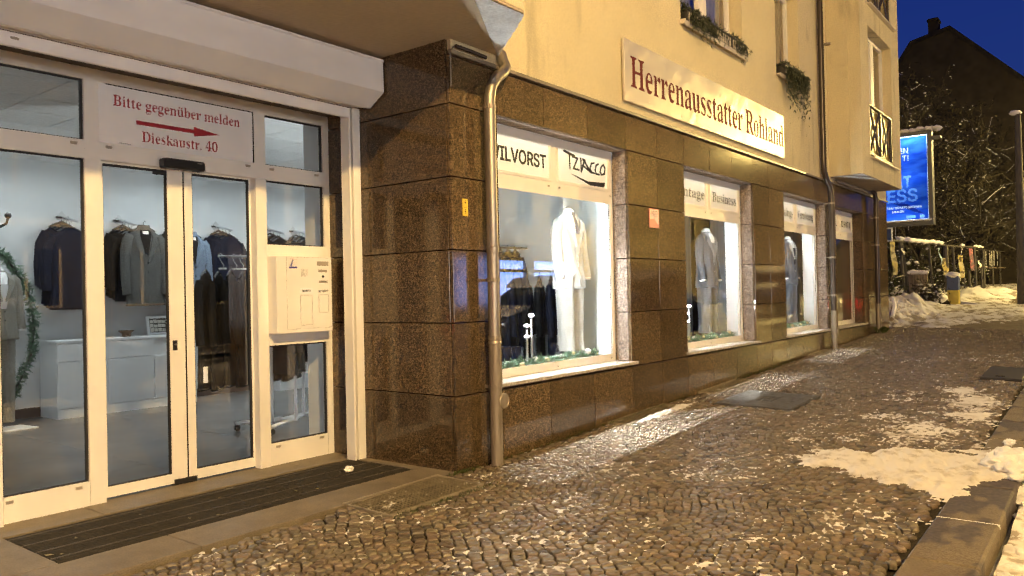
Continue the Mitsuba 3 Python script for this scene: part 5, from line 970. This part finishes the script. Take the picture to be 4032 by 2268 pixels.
obj('border', MB().quad((bX+.028, y0+.10, z0+.12), (bX+.028, y0+.118, z0+.12), (bX+.028, y0+.118, z1-.1), (bX+.028, y0+.10, z1-.1)).quad((bX+.028, y1-.1, z1-.128), (bX+.028, y0+.12, z1-.128), (bX+.028, y0+.12, z1-.10), (bX+.028, y1-.1, z1-.10)), 'poster_letter', bb)
for z, e in ((z1-.2, 1.5), (z0+.25, .32), (z0+1.3, .30)):
    obj('tube_lamp', MB().tube([(bX+.2, y0+.16, z), (bX+.2, y1-.16, z)], .022, 8), 'lightbox_white', bb, emit=np.array([.75, .95, 1.1])*BLUE_TUBE*e)
sc_ = MB()
for k in range(14): y = y0-.12+k*.2; sc_.ball((bX+.16, y, z1+.05+.01*(k % 3)), .12, 2, (1.5, 1, .6), .3, k)
for k in range(9): y = y0+.12+k*.25; sc_.ball((bX+.015, y, z0+.125), .06, 2, (.5, 2.2, .45), .3, 40+k)
obj('snow_cap', sc_, 'snow', bb, smooth=True)
obj('arm', MB().box(bX+.05, bX+.3, y0-.22, y0-.005, z1-.24, z1-.17), 'alu_frame', bb)
obj('pole', MB().tube([(bX+.2, 1.9, .3), (bX+.2, 1.9, z0)], .16, 14), 'post_grey', bb)
ss = thing('notice_board', 'small dark blue board with a white frame under the billboard', 'sign')
obj('board', MB().box(20.98, 21.0, 1.10, 1.75, 2.78, 3.14), 'box_blue', ss); obj('frame', MB().prism(sbox(1.07, 2.75, 1.78, 3.17).difference(sbox(1.11, 2.79, 1.74, 3.13)), .03, lambda a, b, c: (20.965+c, a, b)), 'lightbox_white', ss); obj('post', MB().tube([(21.02, 1.4, .6), (21.02, 1.4, 2.75)], .03, 8), 'post_grey', ss)
# tube fence with leaning posts
fe = thing('tube_fence', 'leaning tube fence whose top rail carries bars of snow', 'fence'); fy = lambda x: 1.2-.091*(x-24)
for xb, xt, zt in ((23.98, 23.2, 2.83), (23.53, 23.02, 2.80), (26.75, 26.2, 2.90), (29.75, 29.38, 2.90), (31.98, 31.75, 2.0), (32.95, 32.73, 2.93), (34.34, 34.18, 2.98), (33.9, 33.85, 2.5)):
    obj('post', MB().tube([(xb, fy(xb), float(zg(xb, 1))-.1), (xt, fy(xt), zt)], .045, 8), 'post_grey', fe)
obj('post', MB().tube([(28.55, fy(28.5), .7), (28.35, fy(28.4), 2.86)], .09, 8), 'post_grey', fe)
for a, b_, c, d in ((21.6, 26.2, 2.84, 2.88), (26.2, 29.38, 2.90, 2.88), (29.38, 34.18, 2.88, 2.96), (22.3, 24.0, 1.65, 1.78)): obj('rail', MB().tube([(a, fy(a), c), (b_, fy(b_), d)], .03, 7), 'post_grey', fe)
sn = MB()
for a, b_, z, w in ((22.9, 26.12, 2.93, .075), (26.25, 27.95, 2.96, .07), (30.6, 31.1, 2.97, .05), (32.7, 34.2, 2.99, .05)):
    xs = np.linspace(a, b_, 14); sn.tube([(x, fy(x), z+.02*math.sin(x*9)) for x in xs], w*(.8+.35*meshkit.noise(np.stack([xs*3, xs*0, xs*0], 1), 2)), 8)
for x, z in ((23.0, 2.97), (24.0, 2.15), (24.5, 1.9), (25.3, 1.85), (26.3, 2.7), (25.5, 1.55), (23.9, 1.78), (26.9, 1.4), (24.9, 2.2), (27.6, 1.95)): sn.ball((x, fy(x)+.05, z), .07, 2, (1.5, 1, .6), .4, int(x*10))
obj('snow_cap', sn, 'snow', fe, smooth=True)
def hang(label, xa, za, xb, zb, wav, mat, cat='poster', skew=.25):
    t = thing('poster', label, cat); n = 12; u = np.linspace(0, 1, n)[:, None]; w = np.linspace(0, 1, 5)[None, :]
    zz = za+(zb-za)*u+0*w; xx = xa+(xb-xa)*w+skew*u+wav*np.sin(u*9+w*2); yy = fy(xx)-.08+wav*.5*np.sin(u*7)
    g_ = np.stack([xx, yy, zz], -1); o = MB().grid(g_); g2 = g_.copy(); g2[..., 1] += .012; o.grid(g2[:, ::-1]); obj('sheet', o, mat, t, smooth=40)
hang('long torn yellow poster on the fence beside the building', 21.75, 2.80, 22.25, 1.74, .03, 'poster_yellow')
hang('short torn yellow poster left of the blue and yellow box', 27.45, 2.39, 28.1, 1.76, .05, 'poster_yellow')
hang('yellowish poster right of the blue and yellow box', 29.75, 2.55, 30.5, 1.66, .03, 'poster_yellow')
hang('pink printed poster on the fence', 31.45, 2.86, 32.1, 1.96, .01, 'poster_pink')
hang('narrow pale blue rag on the fence', 27.15, 2.75, 27.28, 2.15, .06, 'poster_blue'); hang('scrap of white foil on the last fence field', 32.9, 2.4, 33.25, 2.1, .05, 'poster_white')
hang('small pale rag at the left of the fence', 22.85, 2.62, 23.05, 2.42, .03, 'poster_white')
f2 = thing('panel_fence', 'far fence hung with pale foil strips', 'fence'); gy = lambda x: .95-.1*(x-41)
for x in (40.6, 42.4, 44.0, 45.5, 47.5): obj('post', MB().tube([(x, gy(x), 1.0), (x, gy(x), 3.15)], .05, 7), 'post_grey', f2)
obj('rail', MB().tube([(39.5, gy(39.5), 2.2), (48, gy(48), 2.3)], .035, 6), 'wood_grey', f2); obj('rail', MB().tube([(39.5, gy(39.5), 3.1), (48, gy(48), 3.15)], .03, 6), 'post_grey', f2)
for k, (x, w, za, zb, mt_) in enumerate(((40.7, .25, 3.05, 2.1, 'poster_white'), (41.5, .3, 3.1, 2.3, 'poster_white'), (41.9, .25, 3.1, 2.2, 'poster_white'), (42.4, .25, 3.1, 2.35, 'poster_white'), (43.1, .2, 3.1, 2.3, 'poster_white'), (45.3, .25, 2.95, 1.95, 'poster_yellow'), (46.2, .25, 3.0, 1.9, 'poster_blue'))):
    obj('foil_strip', MB().box(x, x+w, gy(x)-.06, gy(x)-.05, zb, za), mt_, f2)
# things standing in the snow
cb = thing('column_box', 'blue and yellow street box with a cap of snow', 'box')
cxx, cyy, cz0 = 24.2, -.04, .70
obj('lower_panel', MB().box(cxx-.17, cxx+.17, cyy-.16, cyy+.16, cz0-.1, cz0+.52, .01), 'box_yellow', cb); obj('upper_panel', MB().box(cxx-.18, cxx+.18, cyy-.165, cyy+.165, cz0+.525, cz0+.98, .01), 'box_blue', cb)
obj('snow_cap', MB().ball((cxx, cyy, cz0+1.0), .225, 2, (1, .95, .55), .2, 3), 'snow', cb, smooth=True)
wb = thing('litter_bin', 'wooden slatted bin topped with a thick slab of snow', 'bin')
bx_, by_, bz = 24.3, 1.02, .78
obj('drum', MB().tube([(bx_, by_, bz+.3), (bx_, by_, bz+.95)], .27, 14), 'dark_gap', wb)
for k in range(22):
    a = k*2*math.pi/22; obj('slat', MB().box(-.034, .034, -.012, .012, bz+.34, bz+.98, .004).move(rotz(a+math.pi/2, (bx_+.29*math.cos(a), by_+.29*math.sin(a), 0))), 'wood_grey', wb)
obj('stand', MB().tube([(bx_, by_, bz-.1), (bx_, by_, bz+.32)], .05, 8), 'post_grey', wb); obj('snow_cap', MB().lathe([(0, .98), (.31, .985), (.34, 1.03), (.32, 1.09), (.2, 1.12), (0, 1.12)], (bx_, by_, bz), 18), 'snow', wb, smooth=60)
hu = thing('snowed_in_barrier', 'snow covered hump with a dark opening beside the blue and yellow box', 'snow heap')
obj('cover', MB().ball((23.6, .32, .86), .36, 3, (1, .75, 1.05), .22, 8), 'snow', hu, smooth=True); obj('opening', MB().add([(23.25, .22, .68), (23.55, -.10, .66), (23.45, .08, 1.02), (23.30, .18, .95)], [[0, 1, 2, 3]]), 'dark_gap', hu)
mastp = thing('mast', 'tall tapered concrete mast with a cap of snow at the right edge', 'mast')
obj('shaft', MB().tube([(26.0, -1.78, .3), (26.0, -1.78, 3.2), (26.0, -1.78, 7.0)], [.16, .135, .085], 14), 'concrete', mastp, smooth=40); obj('snow_cap', MB().ball((25.97, -1.72, 7.05), .13, 2, (1.2, 1.4, .6), .2, 5), 'snow', mastp)
# shrubs, trees
def branches(base, h, r0, seed, lean=0.0, depth=4, spread=.75, first=.25, n0=9):
    r = np.random.default_rng(seed); seg = []
    def grow(p, d, L, rad, lv):
        q = p.copy(); pts = [p.copy()]; k = 4 if lv < 3 else 3
        for i in range(k):
            d = d+r.normal(0, .13, 3)+np.array([0, 0, .05]); d /= np.linalg.norm(d); q = q+d*L/k; pts.append(q.copy())
        seg.append((np.array(pts), np.linspace(rad, rad*.5, k+1)))
        if lv < depth:
            for _ in range(n0 if lv == 0 else int(r.integers(3, 6))):
                t = r.uniform(first if lv == 0 else .25, 1.0); i = min(int(t*k), k-1); b = pts[i]+(pts[i+1]-pts[i])*(t*k-i); a = r.uniform(0, 6.28)
                u = np.cross(d, [math.cos(a), math.sin(a), .3]); u /= np.linalg.norm(u); dd = d*(1-spread)+u*spread; dd /= np.linalg.norm(dd)
                grow(b, dd, L*r.uniform(.38, .6)*(1.15-.5*t if lv == 0 else 1), rad*.42, lv+1)
    grow(np.array(base, float), np.array([lean, 0, 1.0]), h, r0, 0)
    return seg
def tree(name, label, cat, x, y, h, r0, seed, leafn=5000, leaf_s=.11, snow=260, mat='foliage', group=None, depth=4, n0=16, spread=.75, first=.2, zoff=0.0):
    t = thing(name, label, cat, group); seg = branches((x, y, float(zg(x, y))-.1+zoff), h, r0, seed, depth=depth, n0=n0, spread=spread, first=first)
    m = MB(); obj('trunk', MB().tube(seg[0][0], seg[0][1], 9), 'bark', t, smooth=50)
    for p, rr in seg[1:]: m.tube(p, np.maximum(rr, .006), 3 if len(p) < 5 else 4, cap=False)
    k = obj('branches', m, 'bark', t); stuff(k)
    r3 = np.random.default_rng(seed+7); st_ = MB()
    for p, rr in seg[1+n0//2:]:
        if snow and r3.random() < .045: st_.tube(p+[0, 0, .012], np.full(len(p), r3.uniform(.005, .012)), 4, cap=False)
    if st_.n: stuff(obj('branch_snow', st_, 'snow', t))
    r = np.random.default_rng(seed+1); tips = np.vstack([p[1:] for p, _ in seg[1+n0:]])
    c = tips[r.integers(0, len(tips), leafn)]+r.normal(0, .16, (leafn, 3)); u = r.normal(size=(leafn, 3)); u /= np.linalg.norm(u, axis=1, keepdims=True); w = np.cross(u, r.normal(size=(leafn, 3))); w /= np.linalg.norm(w, axis=1, keepdims=True)
    s = leaf_s*r.uniform(.5, 1.3, (leafn, 1)); v = np.stack([c-u*s, c-w*s*.45, c+u*s, c+w*s*.45], 1).reshape(-1, 3)
    k = obj('crown', (v, np.arange(4*leafn).reshape(-1, 4)), mat, t); stuff(k)
    if snow:
        sm = MB(); c = tips[r.integers(0, len(tips), snow)]
        for i in range(snow): sm.ball(c[i]+[0, 0, .02], r.uniform(.015, .05), 1, (r.uniform(1.2, 3.2), 1.0, .55), .4, int(r.integers(999)))
        k = obj('snow', sm, 'snow', t); stuff(k)
    return t
G = 'dark trees beyond the fence'
for n, (x, y, h, s, lab) in enumerate(((27.5, 4.6, 6.6, 1, 'dark tree behind the billboard'), (31.0, 3.6, 7.2, 2, 'dark twiggy tree right of the billboard'), (35.5, 3.1, 7.2, 3, 'dark tree behind the last fence field'), (38.5, 2.2, 6.6, 4, 'dark tree above the far foil fence'), (33.5, 6.6, 9.0, 5, 'tall dark tree against the gable'), (43.5, 1.6, 8.0, 6, 'dark tree left of the mast'), (49.5, -.8, 9.0, 7, 'dark tree behind the mast'), (39.5, 5.5, 9.0, 8, 'tall dark tree in front of the house'), (46.0, 3.6, 8.5, 9, 'dark tree close to the gable foot'), (53, -3.5, 9, 10, 'dark tree at the end of the street'))):
    tree('tree', lab, 'tree', x, y, h, .15, 50+s, leafn=2600 if x < 45 else 2000, leaf_s=.08, snow=130 if x < 45 else 50, group=G, n0=20, first=.08)
for n, (x, y, h, s, lab) in enumerate(((20.4, .95, .8, 1, 'dark shrub with snow at the building corner'), (22.6, .45, .75, 2, 'leafless snowy shrub in front of the bin'), (22.4, 2.2, 1.3, 3, 'dark shrub behind the leaning posts'), (26.2, 2.2, 2.0, 4, 'dark shrub behind the bin'), (30.5, 2.0, 1.8, 5, 'dark shrub behind the posters'), (36.5, .9, 1.5, 6, 'dark shrub beyond the fence end'))):
    tree('shrub', lab, 'shrub', x, y, h, .03, 90+s, leafn=550, leaf_s=.055, snow=70, mat='foliage_green' if n != 1 else 'foliage', depth=3, n0=16, spread=.6, first=.05)
# the dark house
ho = thing('gabled_house', 'dark house with a steep gable and a chimney against the night sky', 'house')
gab = Polygon([(-9.5, 0), (-9.5, 3.2), (2.84, 15.95), (4.88, 15.5), (5.6, 14.4), (9.5, 10.2), (9.5, 0)])
obj('wall', MB().prism(gab.buffer(-.12), 11.8, YZ(45.1)), 'house_dark', ho)
rf = obj('roof', MB().prism(gab.difference(gab.buffer(-.22)).difference(sbox(-12, -1, 12, 2.9)), 12.2, YZ(45.0)), 'tile_dark', ho)
obj('chimney', MB().box(45.2, 46.0, 3.47, 3.96, 14.8, 16.62).box(45.15, 46.05, 3.42, 4.01, 16.45, 16.56), 'house_dark', rf)

# ================================================================ street lamps (outside the frame: their light, shadows and reflections are in it)
for (p, I, col, pk_), lab in zip(LAMPS, ('warm street lamp over the road beside the lot', 'warm street lamp over the road before the entrance', 'far warm street lamp at the end of the street')):
    t = thing('street_lamp', lab, 'street lamp', 'street lamps along the road'); R_ = .14
    x, y, z = p
    obj('mast', MB().tube([(x, y-1.6, -1), (x, y-1.6, z-.5), (x, y-1.45, z+.2), (x, y-.9, z+.36), (x, y, z+.34)], [.10, .08, .06, .05, .05], 10), 'post_grey', t, smooth=60)
    obj('hood', MB().lathe([(.0, .24), (.16, .22), (.30, .12), (.34, .10), (.33, .09), (.2, .13), (0, .13)], p, 20), 'alu_frame', t, smooth=50)
    obj('bulb', MB().ball(p, R_, 3), 'lamp_glass', t, smooth=True, emit=np.asarray(col)*I/(math.pi*R_**2), pick=pk_)
# parked snow covered cars and the houses across the road, seen in the glass and the polished stone, plus added fill fronts
def car(x, y, rz, paint, label, lit=False, snow=True):
    t = thing('car', label, 'car', None); zr = float(zg(x, -6))-.13; M = rotz(rz, (x, y, zr)); M[2, 2] = 1.14; ns = 18
    def loft(st):                                       # (x, half width, z low, z high)
        R = []
        for a, w, lo, hi in st:
            g = np.arange(ns)*2*np.pi/ns; e = ell(w, (hi-lo)/2, ns, 4.5); R.append(np.column_stack([np.full(ns, a), e[:, 0], (lo+hi)/2+e[:, 1]]))
        return np.array(R)
    obj('body', MB().rings(loft([(-2.15, .62, .42, .78), (-2.08, .78, .30, .92), (-1.6, .86, .24, 1.0), (-.6, .88, .22, .98), (.6, .88, .22, .97), (1.2, .87, .22, .93), (1.8, .82, .26, .82), (2.08, .70, .34, .70), (2.14, .55, .42, .62)])).move(M), paint, t, smooth=50)
    obj('cabin', MB().rings(loft([(-1.95, .62, .9, 1.05), (-1.5, .66, .9, 1.38), (-.8, .67, .9, 1.47), (.1, .66, .9, 1.45), (.75, .62, .9, 1.2), (1.15, .6, .88, .97)])).move(M), 'dark_glass', t, smooth=50)
    if snow: obj('snow', MB().rings(loft([(-1.65, .60, 1.36, 1.42), (-1.4, .66, 1.40, 1.52), (-.6, .68, 1.46, 1.60), (.1, .66, 1.43, 1.56), (.45, .58, 1.34, 1.42)])).rings(loft([(1.1, .6, .93, 1.0), (1.4, .74, .90, 1.0), (1.9, .66, .8, .88)])).move(M), 'snow', t, smooth=60)
    for a in (-1.3, 1.32):
        for s in (-1, 1): obj('wheel', MB().lathe([(0, -.09), (.2, -.1), (.31, -.09), (.32, 0), (.31, .09), (.2, .1), (0, .09)], (a, s*.80, .32), 18, 1).move(M), 'tyre', t, smooth=50)
    for s in (-1, 1):
        obj('headlight', MB().box(2.0, 2.09, s*.55-.12, s*.55+.12, .6, .72, .02).move(M), 'chrome', t)
        obj('tail_light', MB().box(-2.13, -2.06, s*.62-.10, s*.62+.10, .72, .88, .02).move(M), 'letter_red', t, emit=(45, .5, .7) if lit else None, pick=.4)
for n, (x, p) in enumerate(((-.1, 'car_paint'), (10.0, 'car_paint'), (15.4, 'car_paint_blue'), (24.5, 'car_paint'))): car(x, -5.95, math.pi if n % 2 else 0, p, ['parked tall car with snow on its roof opposite the entrance', 'parked dark car with snow on its roof before the second window', 'parked blue car with snow on its roof', 'parked dark car farther up the street'][n])
car(-14.0, -6.65, math.pi, 'car_paint', 'car with red tail lights on behind the viewer', True, False)
oh = thing('tenement_house', 'lamp lit plastered houses on the other side of the road', 'building')
hol = []; op = sbox(-25, -1, 75, 13)
for x in np.arange(-23, 74, 2.6):
    for z in (4.6, 7.7, 10.6): hol.append((x, x+1.15, z, z+1.75))
shops = [(18.9, 20.2, 1.0, 2.42), (20.3, 21.4, 1.0, 2.42), (18.9, 21.4, 2.55, 2.95), (21.7, 24.4, 1.0, 2.42), (21.7, 24.4, 2.55, 2.95), (25.0, 28.6, 1.0, 2.42), (25.0, 28.6, 2.55, 2.95)]
fill_fronts = [(-17.5+3.3*k, -14.6+3.3*k, .5, 3.1) for k in range(6)]  # added white fronts, unseen, that brighten the shaded entrance
for x0, x1, z0_, z1_ in shops+fill_fronts: hol.append((x0, x1, z0_, z1_))
for x in list(np.arange(3.4, 17, 3.4))+list(np.arange(33, 73, 3.4)): hol.append((x, x+1.9, 1.3, 3.1))
op = op.difference(union_all([sbox(a, c, b_, d) for a, b_, c, d in hol]))
obj('wall', MB().prism(op.intersection(sbox(18, -2, 80, 20)), .35, lambda a, b, c: (a, -17.0-c, b)), 'opp_plaster', oh); obj('wall', MB().prism(op.intersection(sbox(-30, -2, 17.99, 20)), .36, lambda a, b, c: (a, -17.0-c, b)), 'opp_brick', oh, label='dark brick half of the row'); obj('cornice', MB().box(-25, 75, -17.35, -16.85, 3.65, 3.85).box(-25, 75, -17.35, -16.8, 12.8, 13.1), 'opp_trim', oh)
obj('roof', MB().add([(-25, -16.8, 13.1), (75, -16.8, 13.1), (75, -23, 18), (-25, -23, 18)], [[0, 1, 2, 3]]), 'tile_dark', oh)
for n, (a, b_, c, d) in enumerate(hol):
    if (a, b_, c, d) in fill_fronts: obj('shop_front', MB().quad((a, -17.2, c), (a, -17.2, d), (b_, -17.2, d), (b_, -17.2, c)), 'lightbox_white', oh, emit=(1.5, 1.5, 1.55), pick=1.0)
    elif (a, b_, c, d) in shops: obj('shop_front', MB().quad((a, -17.2, c), (a, -17.2, d), (b_, -17.2, d), (b_, -17.2, c)), 'lightbox_white', oh, emit=(.30, .55, 1.55), pick=.5)
    else:
        w = obj('window', MB().quad((a, -17.2, c), (a, -17.2, d), (b_, -17.2, d), (b_, -17.2, c)), 'dark_glass', oh); obj('frame', MB().prism(sbox(a, c, b_, d).difference(sbox(a+.07, c+.07, (a+b_)/2-.04, d-.07)).difference(sbox((a+b_)/2+.04, c+.07, b_-.07, d-.07)), .05, lambda p_, q_, r__: (p_, -17.12-r__, q_)), 'opp_trim', w)
